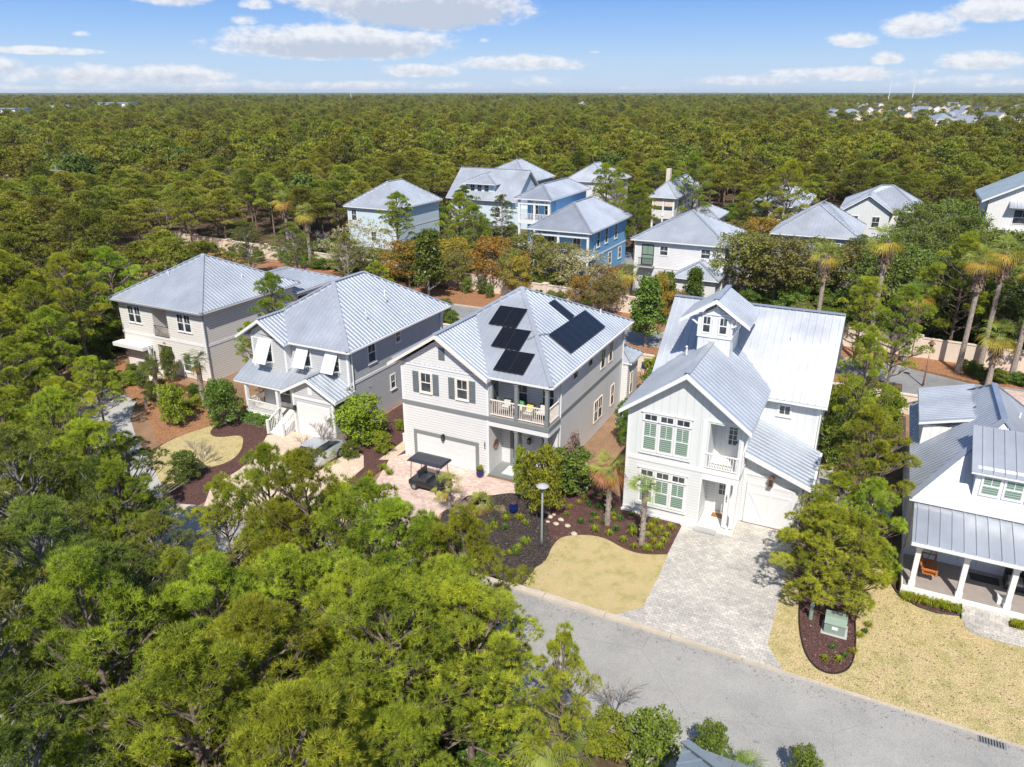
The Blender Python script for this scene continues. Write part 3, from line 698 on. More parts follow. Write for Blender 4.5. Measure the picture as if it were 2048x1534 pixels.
# sign on the porch side wall: a dark ring with a plate
m=MB()
for i in range(16):
    a0=2*math.pi*i/16; a1=2*math.pi*(i+1)/16
    m.beam((-8.66,1.05+.3*math.cos(a0),1.75+.3*math.sin(a0)),(-8.66,1.05+.3*math.cos(a1),1.75+.3*math.sin(a1)),.05,.05)
m.box(-8.68,-8.64,.85,1.25,1.7,1.85); top('wall_wreath',m,'copper','dark round hoop wreath hung on the white porch side wall','wreath')
# flag on a staff from the rear bay
F_=thing('flag','small red, white and blue striped flag drooping from the rear bay corner','flag',(-4.45,16.2,2.6))
MB().beam((-4.5,16.2,2.5),(-3.9,16.2,3.35),.04,.04).part('staff','white',F_)
MT['fl_red']=plain('flag_red',(.45,.04,.05)); MT['fl_white']=plain('flag_white',(.75,.72,.72)); MT['fl_blue']=plain('flag_blue',(.03,.04,.13))
m=MB(); x0=-4.12
for i in range(9):
    s0=i*.075; a=.03*math.sin(i*1.3)
    m.add([(x0+s0*.55,16.2+a,3.0-0.02*i),(x0+s0*.55+.045,16.2+.03*math.sin((i+1)*1.3),3.0-.02*(i+1)),(x0+s0*.35+.03,16.25-a,1.9),(x0+s0*.35-.02,16.22+a,1.92)],[(0,1,2,3)],i%2)
m.part('stripes',['fl_red','fl_white'],F_)
MB().add([(x0-.01,16.18,3.02),(x0+.3,16.18,2.95),(x0+.24,16.17,2.45),(x0+.02,16.17,2.5)],[(0,1,2,3)]).part('canton','fl_blue',F_)

MT['yellow']=plain('yellow_fabric',(.75,.62,.06)); MT['pale_fabric']=plain('pale_fabric',(.62,.64,.60),var=.15,scale=8); MT['green_fabric']=plain('green_print_fabric',(.12,.36,.16),var=.7,scale=14)
def chair(x,y,z,fm,cm,lab,grp=None,extra=None):
    c=thing('patio_chair',lab,'chair',(x,y,z),grp)
    m=MB(); m.box(x-.28,x+.28,y-.28,y+.28,z+.34,z+.38); m.box(x-.28,x+.28,y+.24,y+.28,z+.38,z+.9); m.box(x-.31,x-.27,y-.28,y+.28,z+.55,z+.6); m.box(x+.27,x+.31,y-.28,y+.28,z+.55,z+.6); m.part('frame',fm,c)
    for a in (-.26,.26):
        for b in (-.26,.26): MB().box(x+a-.02,x+a+.02,y+b-.02,y+b+.02,z,z+.34).part('leg',fm,c)
    MB().box(x-.26,x+.26,y-.27,y+.23,z+.38,z+.48).part('cushion',cm,c); MB().box(x-.2,x+.2,y+.1,y+.22,z+.5,z+.82).part('pillow',extra or cm,c)
chair(-7.9,1.0,3.96,'black','pale_fabric','dark balcony chair with a pale pillow behind the left railing')
chair(-7.15,1.3,3.96,'black','pale_fabric','dark balcony chair with pale cushion, second from the left wall',None,'green_fabric')
chair(-6.35,.9,3.96,'black','pale_fabric','dark balcony chair with a yellow pillow',None,'yellow')
chair(-5.6,1.2,3.96,'black','pale_fabric','dark balcony chair with white pillow at the right corner post')
chair(-6.3,.9,.13,'white','pale_fabric','white porch chair with green printed pillow beside the front door',None,'green_fabric')
m=MB().box(-8.0,-6.95,.45,1.6,.131,.145); top('rug',m,'pale_fabric','pale patterned rug on the grey porch before the front door','rug')
br_=random.Random(4)
for u_,v_,r_ in ((925,1012,.5),(945,1003,.4),(1000,1022,.42),(912,1024,.35)):
    x,y=at(u_,v_); m=MB(); m.ell((x,y,.1),(r_,r_*.6,r_*.5),10,7); m.v=[(a+br_.uniform(-.05,.05),b+br_.uniform(-.05,.05),c+br_.uniform(-.04,.04)) for a,b,c in m.v]
    top('boulder',m,'bark_pine','dark brown craggy boulders round the rust fronded palm','boulder','dark boulders in the black mulch')

# ------------------------------------------------------------------ HOUSE C (grey with bahama shutters)
C=house('light grey cottage with white propped shutters and a porch roof',-28.2,.3)
w=MB(); w.box(-28.2,-25.15,1.1,1.6,3.0,6.0); w.box(-28.2,-20.15,1.6,13.7,0,5.85); w.yprism([(-28.2,6.0),(-25.15,6.0),(-25.15,5.9),(-26.9,7.15),(-28.2,6.3)],1.1,1.5)
w.box(-23.6,-20.15,-.3,1.6,0,3.0); w.yprism([(-23.6,3.0),(-20.2,3.0),(-20.2,3.15),(-22.0,4.12),(-23.6,3.3)],-.3,1.6)
w.part('wall','lap_grey',C)
t=MB()
for x,y,z0,z1 in ((-28.23,1.1,3.7,6.1),(-25.27,1.1,3.7,5.9),(-20.28,1.6,3.4,5.85),(-23.63,-.3,0,3.2),(-20.28,-.3,0,2.95)): t.box(x,x+.14,y-.035,y-.001,z0,z1)
t.box(-20.149,-20.12,1.6,1.74,0,5.85); t.box(-20.149,-20.12,13.5,13.72,0,5.8); t.box(-20.149,-20.11,1.74,13.5,3.3,3.5); t.box(-25.149,-25.12,1.1,1.6,3.9,5.9); t.box(-23.63,-20.1,-.34,-.301,2.65,2.8)
t.box(-20.149,-20.12,-.3,-.18,0,2.9)
t.part('trim_boards','white',C)
rf=MB(); hip(rf,-29.15,-19.68,1.07,14.25,6.0,9.2,(-24.42,5.85),(-24.42,9.45),.36); rf.part('hip_roof',['roof','white'],C)
rf=MB(); gable_y(rf,-29.2,-24.75,-26.97,.62,3.4,5.98,7.42,.33)
for a,b in (((-29.22,5.95),(-26.97,7.38)),((-24.73,5.95),(-26.97,7.38))): rf.yprism([(a[0],a[1]-.17),(b[0],b[1]-.19),(b[0],b[1]+.03),(a[0],a[1]+.03)],.57,.619,1)
rf.part('front_gable_roof',['roof','white'],C)
rf=MB(); slab(rf,[(-29.15,-.2,2.95),(-24.55,-.2,2.95),(-22.75,1.62,3.95),(-29.15,1.62,3.95)],.16); rf.part('porch_roof',['roof','white'],C)
rf=MB(); gable_y(rf,-24.35,-19.65,-22.0,-.62,1.62,3.05,4.32,.33)
for a,b in (((-24.37,3.02),(-22.0,4.28)),((-19.63,3.02),(-22.0,4.28))): rf.yprism([(a[0],a[1]-.17),(b[0],b[1]-.19),(b[0],b[1]+.03),(a[0],a[1]+.03)],-.67,-.621,1)
rf.part('garage_roof',['roof','white'],C)
t=MB(); t.box(-28.35,-23.6,-.1,1.6,.45,.6); t.part('porch_floor','deck_pale',C)
t=MB(); t.box(-28.35,-23.6,-.13,-.101,0,.6); t.box(-28.38,-28.351,-.1,1.6,0,.6); t.part('porch_skirt','white',C)
for x in (-28.2,-25.3): post(C,x,.02,.6,2.85,.2)
railing(C,(-28.1,0),(-25.4,0),.6,1.5,step=.11); railing(C,(-28.2,.1),(-28.2,1.6),.6,1.5)
st=MB()
for i in range(4): st.box(-25.1,-23.85,-.1-.3*(i+1)+.0,-.1-.3*i-.002 if i else -.135,0,.6-.13*(i+.6))
st.part('steps','white',C)
for x in (-25.15,-23.8):
    m=MB(); m.beam((x,-.1,1.45),(x,-1.35,.9),.08,.06); m.box(x-.07,x+.07,-1.45,-1.31,0,1.05)
    for i in range(1,8): y=-.1-1.25*i/8; m.box(x-.018,x+.018,y-.018,y+.018,.5-.5*i/8,1.42-.55*i/8)
    m.part('stair_railing','white',C)
window(C,'F',1.6,-26.6,-25.6,1.0,2.4,cols=2); door(C,'F',1.6,-24.6,-23.9,.6,2.7,.6,color='lap_dkgrey')
t=MB(); t.box(-23.1,-20.6,-.34,-.301,.02,2.2)
for z in (.55,1.1,1.65): t.box(-23.1,-20.6,-.345,-.34,z,z+.03,0)
t.part('garage_door','garage',C)
t=MB(); t.box(-23.25,-23.1,-.35,-.301,0,2.35);t.box(-20.6,-20.45,-.35,-.301,0,2.35);t.box(-23.1,-20.6,-.35,-.301,2.2,2.35);t.part('garage_frame','white',C)
lantern(C,-23.42,-.3,1.75,.8,'black'); MB().box(-22.2,-21.85,-.335,-.301,3.05,3.55).part('gable_vent','white',C)
for u0,u1,y in ((-27.45,-26.4,1.1),(-24.3,-23.4,1.6),(-21.8,-20.9,1.6)):
    wd=window(C,'F',y,u0,u1,4.25,5.8,cols=1,sill=False)
    m=MB(); L=Vector((0,-.85,-1.52)).normalized(); p0=Vector((0,y-.08,5.82)); ll=1.68
    q=[p0,p0+L*ll]; nn=Vector((0,-L.z,L.y)); 
    m.add([(u0-.06,q[0].y,q[0].z),(u1+.06,q[0].y,q[0].z),(u1+.06,q[1].y,q[1].z),(u0-.06,q[1].y,q[1].z)]+[(x,a.y-nn.y*-.05,a.z+nn.z*.05) for x,a in ((u0-.06,q[0]),(u1+.06,q[0]),(u1+.06,q[1]),(u0-.06,q[1]))],[(0,1,2,3),(7,6,5,4),(0,4,5,1),(1,5,6,2),(2,6,7,3),(3,7,4,0)])
    m.beam((u1,y-.04,4.3),(u1,q[1].y+.05,q[1].z+.1),.04,.04)
    m.part('propped_shutter','white',wd)
for y0,y1,z0,z1 in ((3.8,4.6,4.3,5.7),(7.15,7.7,4.85,5.7),(6.25,6.75,1.5,2.5)): window(C,'R',-20.15,y0,y1,z0,z1,sill=True)
m=MB(); m.tube([(-21.5,8,8.0),(-21.5,8,8.5)],[.05,.05],8); m.part('vent_pipe','white',C)
m=MB(); m.tube([(-21,5,7.3),(-21,5,7.7)],[.04,.04],8); m.part('vent_pipe','white',C)

# ------------------------------------------------------------------ HOUSE D (far left, cream)
D=house('cream lap siding house with a recessed iron balcony, leftmost in the row',-46,3.9)
w=MB(); w.box(-46,-42.0,3.9,14.2,0,5.85); w.box(-40.3,-36.2,3.9,14.2,0,5.85); w.box(-42.0,-40.3,5.3,14.2,0,5.85); w.box(-42.0,-40.3,3.9,5.3,2.45,3.15)
w.box(-41.0,-36.5,14.2,19.2,0,5.0)
w.part('wall','lap_cream',D)
t=MB(); t.box(-46.03,-36.17,3.86,3.899,2.98,3.2); t.box(-36.199,-36.17,3.9,14.2,2.98,3.2); t.box(-36.33,-36.17,3.865,3.899,0,2.98); t.box(-36.33,-36.17,3.865,3.899,3.2,5.7); t.part('trim_boards','white',D)
rf=MB(); hip(rf,-46.4,-35.7,3.4,14.75,6.0,9.1,(-41.05,9.06),(-41.05,9.06),.33); rf.part('hip_roof',['roof','white'],D)
rf=MB(); hip(rf,-43.5,-35.9,14.4,20.6,5.15,6.3,(-40.5,14.4),(-40.0,17.9),.33); rf.part('rear_roof',['roof','white'],D)
for x in (-44.9,-44.1,-39.1,-38.3): window(D,'F',3.9,x,x+.68,4.05,5.45,trim='white',t=.05)
window(D,'F',3.9,-39.1,-38.3,.6,1.8)
window(D,'R',-36.5,15.0,16.3,4.15,4.6,style='p',sill=False)
m=MB()
for i in range(13): x=-41.95+i*.135; m.tube([(x,3.86,3.2),(x,3.72,3.55),(x,3.84,4.1)],[.014]*3,4)
m.beam((-42,3.84,4.12),(-40.3,3.84,4.12),.04,.03); m.beam((-42,3.86,3.22),(-40.3,3.86,3.22),.04,.03); m.part('balcony_railing','black',D)
MB().box(-42,-40.3,3.9,5.3,3.151,3.2).part('balcony_floor','deck',D)
m=MB(); m.box(-46.3,-42.6,2.9,3.86,2.0,2.3); m.part('garage_awning','white',D)
MB().box(-45.6,-42.9,3.86,3.899,0,1.9).part('garage_door','garage',D)
for i,x in enumerate((-42.3,-40.1)): post(D,x,3.3,0,2.4,.16)
m=MB()
for i in range(4): m.box(-42.0,-40.6,2.9-.3*i,3.2-.3*i-.002,0,.55-.13*i)
m.part('steps','deck_pale',D)
text('house_number','198',.2,(-41.1,3.84,2.62),'copper',D)
m=MB(); m.tube([(-36.12,3.86,5.7),(-36.12,3.86,.1)],[.05,.05],8); m.beam((-46.4,3.36,5.9),(-35.7,3.36,5.9),.1,.1); m.part('gutter','lap_dkgrey',D)
MB().tube([(-37.8,10,7.2),(-37.8,10,7.6)],[.05,.05],8).part('vent_pipe','white',D)

# ------------------------------------------------------------------ HOUSE E (right, rocker porch)
E=house('white cottage with a deep front porch and a dormer, at the right edge',14.4,1.35)
w=MB(); w.box(14.2,20.6,1.35,12,0,3.85); w.box(14.25,17.3,6.6,11.4,3.85,5.5); w.part('wall','bat_white',E)
rf=MB(); hip(rf,13.85,20.95,.75,13.6,3.95,7.2,(17.4,4.5),(17.4,9.8),.3); rf.part('main_roof',['roof_pale','white'],E)
rf=MB(); slab(rf,[(14.1,-1.75,3.03),(21.2,-1.75,3.03),(21.2,.95,3.72),(14.1,.95,3.72)],.17,ribs=.48); rf.part('porch_roof',['roof','white'],E)
rf=MB(); slab(rf,[(14.0,6.35,5.7),(14.0,11.6,5.7),(16.75,11.6,6.45),(16.75,6.35,6.45)],.18,ribs=.26); rf.part('side_dormer_roof',['roof','white'],E)
# front shed dormer
dm=MB(); dm.box(16.35,20.2,1.25,4.0,4.3,5.75); dm.xprism([(1.25,5.75),(4.0,5.75),(4.0,6.7),(1.25,5.9)],16.35,20.2); dr=dm.part('dormer','white',E)
rf=MB(); slab(rf,[(16.1,1.0,5.78),(20.45,1.0,5.78),(20.45,3.9,6.95),(16.1,3.9,6.95)],.12,ribs=.45); rf.part('dormer_roof',['roof','white'],dr)
for x in (16.65,17.55,18.45,19.35): window(dr,'F',1.25,x,x+.7,4.62,5.55,gl='glass_blind',t=.06,sill=False)
MB().box(14.15,21.2,-1.5,1.35,.42,.55).part('porch_floor','deck',E)
t=MB(); t.box(14.1,21.2,-1.56,-1.501,.1,.56); t.box(14.1,14.149,-1.5,1.35,0,.56); t.box(14.1,21.1,-1.45,-1.3,2.65,2.88); t.box(14.15,20.6,1.31,1.349,.55,.85); t.box(14.165,14.199,1.3,12,0,.3); t.part('trim_boards','white',E)
for x in (14.5,16.42,18.3,20.2): post(E,x,-1.32,.55,2.7,.22)
st=MB(); st.box(16.6,18.4,-1.95,-1.561,0,.38); st.box(16.6,18.4,-2.35,-1.95,0,.19); st.part('steps','pav_grey',E)
window(E,'F',1.35,14.75,15.5,1.5,2.6,style='p',sill=False); door(E,'F',1.35,17.35,18.15,.56,2.6,.35,cols=3,rows=2); door(E,'F',1.35,16.6,17.1,.56,2.6,.35,cols=1,rows=1)
window(E,'F',1.35,19.3,20.0,1.3,2.6)
window(E,'R',0,0,.1,0,.1) if False else None
mt=MB().box(17.0,18.2,.35,.95,.551,.575); top('doormat',mt,'black','black doormat before the double door on the grey porch','doormat')
# hanging wooden porch swing (orange brown)
S_=thing('porch_swing','orange varnished wooden swing bench hanging at the left end of the porch','porch swing',(15.25,-.2,1.0))
MT['wood']=plain('varnished_wood',(.46,.15,.035),.4,var=.2,scale=6)
m=MB()
for i in range(6): m.box(14.95+i*.1,15.03+i*.1,-.85,.55,.98,1.01)
m.part('seat','wood',S_)
m=MB()
for i in range(12): y=-.82+i*.12; m.beam((14.93,y,1.0),(14.72,y,1.62),.07,.025,up=(0,1,0))
m.beam((14.72,-.88,1.63),(14.72,.58,1.63),.05,.06); m.part('backrest','wood',S_)
for y in (-.88,.58):
    m=MB(); m.box(14.8,15.5,y-.04,y+.04,1.25,1.29); m.box(15.42,15.48,y-.03,y+.03,.98,1.25); m.part('armrest','wood',S_)
    m=MB(); m.tube([(15.4,y,1.29),(15.2,y,2.75)],[.012]*2,4).tube([(14.8,y,1.29),(15.2,y,2.75)],[.012]*2,4); m.part('chain','black',S_)
# white crate on porch edge, wicker chairs
m=MB(); m.box(17.95,18.35,-1.2,-.9,.552,.86); m.box(17.93,18.37,-1.22,-.88,.86,.9); top('storage_box',m,'white','small white box on the porch floor beside the third column','box')
def wicker(x,y,lab):
    c=thing('armchair',lab,'armchair',(x,y,.55),'black wicker armchairs on the porch')
    MB().box(x-.35,x+.35,y-.35,y+.35,.8,.95).part('cushion','conc',c)
    m=MB(); m.box(x-.4,x+.4,y-.4,y+.4,.62,.8); m.box(x-.4,x+.4,y+.3,y+.4,.8,1.3); m.box(x-.4,x-.32,y-.4,y+.3,.8,1.08); m.box(x+.32,x+.4,y-.4,y+.3,.8,1.08)
    m.part('frame','black',c)
    for a in (-.36,.36):
        for b in (-.36,.36): MB().box(x+a-.03,x+a+.03,y+b-.03,y+b+.03,.55,.62).part('leg','black',c)
wicker(18.75,.6,'black armchair with grey cushion right of the double door'); wicker(20.1,.3,'black armchair with grey cushion at the right end of the porch')

def downpipe(par,x,y,z,mat='white'):
    MB().tube([(x,y,z),(x,y,.15)],[.045,.045],6).tube([(x,y,.15),(x,y-.25,.05)],[.045,.045],6).part('downpipe',mat,par)
downpipe(A,-.06,.3,6.1); downpipe(A,9.2,5.8,5.8); downpipe(B,-4.88,2.2,6.3); downpipe(B,-4.88,13.8,6.3); downpipe(C,-20.07,1.9,5.8); downpipe(C,-20.07,13.3,5.8); downpipe(E,14.1,1.6,3.7)
def gutter(par,p,q,mat='white'): MB().beam(p,q,.12,.11).part('gutter',mat,par)
gutter(B,(-4.58,.2,6.42),(-4.58,14.9,6.42)); gutter(C,(-19.62,1.1,5.92),(-19.62,14.2,5.92)); gutter(A,(9.56,1.25,3.02),(9.56,5.8,3.02)); gutter(E,(14.1,-1.82,2.96),(21.2,-1.82,2.96))
for par,x,y,z in ((B,-6.2,12.3,7.4),(B,-12.6,9.5,8.2),(A,6.9,8.2,8.4),(A,8.2,12,8.0),(D,-42.5,6.5,7.6),(E,18.6,8,6.0),(C,-27,9,7.4)):
    MB().tube([(x,y,z),(x,y,z+.45)],[.045,.045],8).tube([(x,y,z-.05),(x,y,z+.06)],[.12,.07],8).part('vent_pipe','white',par)
def acunit(x,y,lab):
    t=thing('air_conditioner',lab,'air conditioner',(x,y,0)); MB().box(x-.42,x+.42,y-.42,y+.42,0,.06).part('pad','conc',t); MB().box(x-.36,x+.36,y-.36,y+.36,.06,.85).part('casing','conc',t); MB().lathe((x,y,.85),[(.3,0),(.3,.03)],16).part('fan_grille','black',t)
acunit(-3.9,11.5,'grey air conditioner beside the solar panel house wall'); acunit(-1.0,9.5,'grey air conditioner beside the left wall of the cupola house'); acunit(9.9,8.6,'grey air conditioner behind the white board fence'); acunit(-19.3,9.0,'grey air conditioner in the gap between the grey and white houses')
x_,y_=at(1985,1478); dg=thing('drain_grate','dark iron storm drain set in the gutter at the lower right','drain grate',(x_,y_,-.1)); MB().box(x_-.45,x_+.45,-9.62,-9.27,-.1,-.085).part('frame','grey_trim',dg)
mm=MB()
for i in range(9): mm.box(x_-.4+i*.09,x_-.36+i*.09,-9.59,-9.3,-.085,-.078)
mm.part('bars','black',dg)

# ------------------------------------------------------------------ houses beyond the boulevard
def hiphouse(label,x0,x1,y0,y1,ze,zr,r0,r1,wall,fw=(),rw=(),roof='roof',inset=.5,ribs=.45,group=None):
    h=house(label,x0,y0,group); a,b,c,d=x0+inset,x1-inset,y0+inset,y1-inset
    MB().box(a,b,c,d,-.1,ze-.1).part('wall',wall,h)
    t=MB()
    for x,y in ((a,c),(b,c)): t.box(x-.04,x+.1 if x==a else x+.04,y-.04,y-.001,0,ze-.15)
    t.box(b+.001,b+.04,c,c+.12,0,ze-.15); t.box(a,b,c-.045,c-.041,ze*.48,ze*.48+.2); t.box(b+.041,b+.045,c,d,ze*.48,ze*.48+.2); t.part('trim_boards','white',h)
    rf=MB(); hip(rf,x0,x1,y0,y1,ze,zr,r0,r1,ribs); rf.part('roof',[roof,'white'],h)
    for u,v,wd,hh in fw: window(h,'F',c,u,u+wd,v,v+hh,t=.1,sill=False)
    for u,v,wd,hh in rw: window(h,'R',b,u,u+wd,v,v+hh,t=.1,sill=False)
    return h
hiphouse('white house with a plain hip roof half hidden by trees, leftmost beyond the boulevard',-63.2,-53.6,55.3,68.5,6,9.3,(-58.3,60.2),(-58.3,64),'lap_pblue',fw=((-62.0,3.9,.9,1.6),(-55.3,3.9,.9,1.6),(-58.6,1.0,.9,1.4)))
h=house('pale blue cottage with a steep gable end and a dormer on its roof',-60.5,81)
w=MB(); w.box(-60,-47,81.5,92,0,4.6); w.xprism([(81.5,4.6),(92,4.6),(86.5,8.6)],-59.8,-47); w.box(-47,-43,80.5,84,0,3.5); w.part('wall','lap_pblue',h)
rf=MB(); gable_x(rf,-60.6,-46.5,80.8,92.6,86.6,4.5,9.2,.45); rf.part('roof',['roof','white'],h)
m=MB(); m.box(-57,-51.5,82.3,86,5.0,7.2); dd=m.part('dormer','lap_pblue',h); rf=MB(); hip(rf,-57.6,-50.9,81.5,87.5,7.1,8.7,(-54.2,84.5),(-54.2,87.4),.45); rf.part('dormer_roof',['roof','white'],dd)
for u in (-56.3,-54.9,-53.5): window(dd,'F',82.3,u,u+.9,5.6,6.8,sill=False)
window(h,'F',81.5,-57,-56,1.5,3.2); window(h,'F',81.5,-51,-50,1.5,3.2)
hiphouse('slate grey house with a tall hip roof at the edge of the woods',-63.4,-50.6,94.6,107.2,6.2,9.7,(-56.0,100.2),(-56.0,102.2),'lap_dkgrey',fw=((-53.4,3.6,1.1,1.9),(-58,3.6,1.1,1.9)),rw=((96.5,4,.9,1.4),(102,4,.9,1.2)))
# blue house, tall part and low part
h=house('sky blue board and batten house with white stacked porches',-33.5,54.6)
w=MB(); w.box(-33.1,-28.9,57.0,68,0,8.9); w.box(-28.9,-21.1,51.2,63.5,0,6.0) ; w.part('wall','bat_blue',h)
rf=MB(); hip(rf,-33.7,-28.4,54.2,68.7,9.0,10.6,(-31.05,57.2),(-31.05,65.7),.4); rf.part('upper_roof',['roof_pale','white'],h)
rf=MB(); hip(rf,-29.0,-20.5,48.3,64.2,6.3,9.0,(-25.0,53.5),(-25.0,60),.4); rf.part('lower_roof',['roof_pale','white'],h)
t=MB(); t.box(-33.4,-28.7,54.5,57.0,5.7,5.95); t.box(-28.85,-20.9,48.6,51.2,2.7,2.95); t.box(-33.4,-28.7,54.5,57,2.6,2.9)
t.box(-21.09,-21.05,51.2,63.5,2.8,3.0); t.box(-33.35,-28.75,54.55,54.65,8.2,8.45); t.box(-28.8,-20.95,48.65,48.75,5.5,5.8)
t.part('porch_floor','white',h)
for x in (-33.2,-31.0,-28.9):
    for z0,z1 in ((5.95,8.8),(2.9,5.7),(0,2.6)): post(h,x,54.7,z0,z1,.26)
railing(h,(-33.1,54.65),(-31.1,54.65),5.95,7.0,step=.2,bw=.06); railing(h,(-30.9,54.65),(-29.0,54.65),5.95,7.0,step=.2,bw=.06)
for x in (-28.6,-25,-21.1):
    for z0,z1 in ((2.95,6.1),(0,2.7)): post(h,x,48.8,z0,z1,.26)
railing(h,(-28.5,48.8),(-25.1,48.8),2.95,3.95,step=.2,bw=.06); railing(h,(-24.9,48.8),(-21.2,48.8),2.95,3.95,step=.2,bw=.06)
window(h,'F',57.0,-32.4,-31.5,6.4,8.2); window(h,'F',57.0,-30.5,-29.7,6.4,8.2); window(h,'F',51.2,-27.5,-26.5,3.2,5.2); window(h,'F',51.2,-24,-23,3.2,5.2)
for y in (51.9,54.9,58.6): window(h,'R',-21.1,y,y+.95,4.0,5.8)
for y in (56.5,60.5): window(h,'R',-21.1,y,y+1.1,1.0,2.4)
hiphouse('white house whose hip roof shows behind the sky blue house',-46.2,-36.5,100.9,113,6.2,9.3,(-41.3,104),(-41.3,107),'lap_white',fw=((-44,4,.9,1.4),(-39,4,.9,1.4)))
# beige house with screened porches
h=house('beige house with screened porches under woven blinds',-24.2,85.1)
MB().box(-23.9,-20.5,87.5,102.6,0,6.1).box(-24.0,-20.4,85.5,87.5,2.7,3.1).box(-24.0,-20.4,85.5,87.5,3.1,4.0).part('wall','lap_cream',h)
rf=MB(); hip(rf,-24.6,-19.9,85.0,103.1,6.2,8.4,(-22.3,87.6),(-22.3,100.5),.45); rf.part('roof',['roof','white'],h)
for x in (-23.9,-22.2,-20.5):
    post(h,x,85.6,3.1,6.0,.28); post(h,x,85.6,0,2.7,.28)
m=MB(); m.box(-23.7,-22.3,85.5,85.53,4.7,5.9); m.box(-22.0,-20.6,85.5,85.53,4.7,5.9); m.part('porch_blind','stucco',h)
for y in (88.5,90.5,93,93.9,94.8,98,99,101): window(h,'R',-20.5,y,y+.7,4.2,5.6,t=.1,sill=False)
rf=MB(); hip(rf,-19.8,-13.5,87.5,96,3.0,4.6,(-16.6,90.6),(-16.6,93),.45); rf.part('garage_roof',['roof','white'],h); MB().box(-19.3,-14,88,95.5,0,2.95).part('garage_wall','lap_cream',h)
MB().box(-24.9,-24.2,96,97,0,9.6).part('chimney','stucco',h)
# white house with iron balcony
h=hiphouse('white lap siding house with an iron balcony and a green glass door',-15.45,-4.2,47.6,58.6,6.2,9.1,(-9.8,53.1),(-9.8,53.1),'lap_white',fw=((-12.0,4.55,.9,1.0),(-7.3,4.6,1.0,1.0)),rw=((50,4.3,.8,1.3),(54,4.3,.8,1.3)))
window(h,'F',48.1,-14.1,-12.75,3.3,5.6,gl='glass_blind',trim='black',t=.05,cols=2,sill=False)
MB().box(-14.3,-12.5,47.2,48.1,3.1,3.25).part('balcony_floor','conc',h); railing(h,(-14.3,47.25),(-12.5,47.25),3.25,4.2,'black',step=.12)
rf=MB(); hip(rf,-9.6,-4.4,44.6,48.1,3.0,4.5,(-7.0,46.6),(-7.0,47.9),.4); rf.part('porch_roof',['roof','white'],h); MB().box(-9.2,-4.8,45.1,48.1,0,2.9).part('porch_wall','lap_white',h)
hiphouse('cream house with a low hip roof just before the pine wood',-8.5,-.3,84.3,99.5,6,8.3,(-4.4,89),(-4.4,95),'lap_cream',fw=((-6.5,4,.9,1.3),(-3,4,.9,1.3)))
hiphouse('house with a broad grey hip roof and two ridge vents between the oaks',-2.6,8.3,66.0,78.5,5.0,8.3,(2.5,71.5),(3.6,73),'lap_dkgrey',fw=((0,3,1,1.2),(5,3,1,1.2)),rw=((70,3,.9,1.2),))
h=hiphouse('pale grey house with a front gable, beside the wood',4.2,15.3,87.2,99,6,8.9,(9.2,92.5),(10.8,93.4),'bat_white',fw=((9.0,3.4,1.3,1.7),(12.1,3.6,1.9,1.6)),rw=((90,4,.9,1.3),))
m=MB(); m.box(5.0,11,85.7,87.8,0,5.9); m.yprism([(5,5.9),(11,5.9),(8,7.8)],85.7,88); g_=m.part('gable_wall','bat_A',h); rf=MB(); gable_y(rf,4.4,11.6,8.0,85.2,92.3,5.8,8.2,.45); rf.part('gable_roof',['roof','white'],g_)
window(g_,'F',85.7,6.0,6.9,3.6,5.1); window(g_,'F',85.7,8.8,9.8,3.6,5.1)
# tall white house at the right edge
h=house('tall white house with a balcony and awning, cut by the right edge',23,86)
w=MB(); w.box(22.8,35,86,97,0,8.6); w.yprism([(22.8,8.6),(35,8.6),(35,9.0),(31,12.8),(24.2,9.4)],86,97); w.part('wall','bat_white',h)
rf=MB(); slab(rf,[(21.9,85.3,8.3),(31.5,85.3,13.4),(31.5,98,13.4),(21.9,98,8.3)][::1],.3,ribs=.5); slab(rf,[(31.5,85.3,13.4),(37,85.3,10.4),(37,98,10.4),(31.5,98,13.4)],.3,ribs=.5); rf.part('roof',['roof_blue','white'],h)
window(h,'F',86,26.0,28.0,5.2,7.2,cols=2,sill=False); railing(h,(25.5,85.1),(28.6,85.1),4.4,5.5,step=.2,bw=.06); MB().box(25.4,28.7,85.0,86,4.2,4.4).part('balcony_floor','white',h)
rf=MB(); slab(rf,[(25.2,84.9,7.6),(28.9,84.9,7.6),(28.9,86,8.3),(25.2,86,8.3)],.08); rf.part('awning',['roof_pale','white'],h)
for u in (23.6,26.3,29.3): window(h,'F',86,u,u+1.2,1.2,3.6,sill=False)
# near the camera: corner of a blue metal roof
h=house('small hut whose pale blue metal roof tip pokes in at the bottom edge',8.0,-21.0)
MB().box(8.35,12.1,-22.7,-18.85,-.1,3.8).part('wall','lap_white',h)
rf=MB(); hip(rf,7.85,12.6,-23.2,-18.35,4.0,5.7,(10.2,-20.8),(10.2,-20.8),.42); slab(rf,[(7.75,-19.1,4.2),(7.75,-22.8,3.0),(9.4,-22.8,4.6),(9.4,-21.2,4.7)],.12,ribs=.4) if False else None; rf.part('roof',['roof_blue','white'],h)

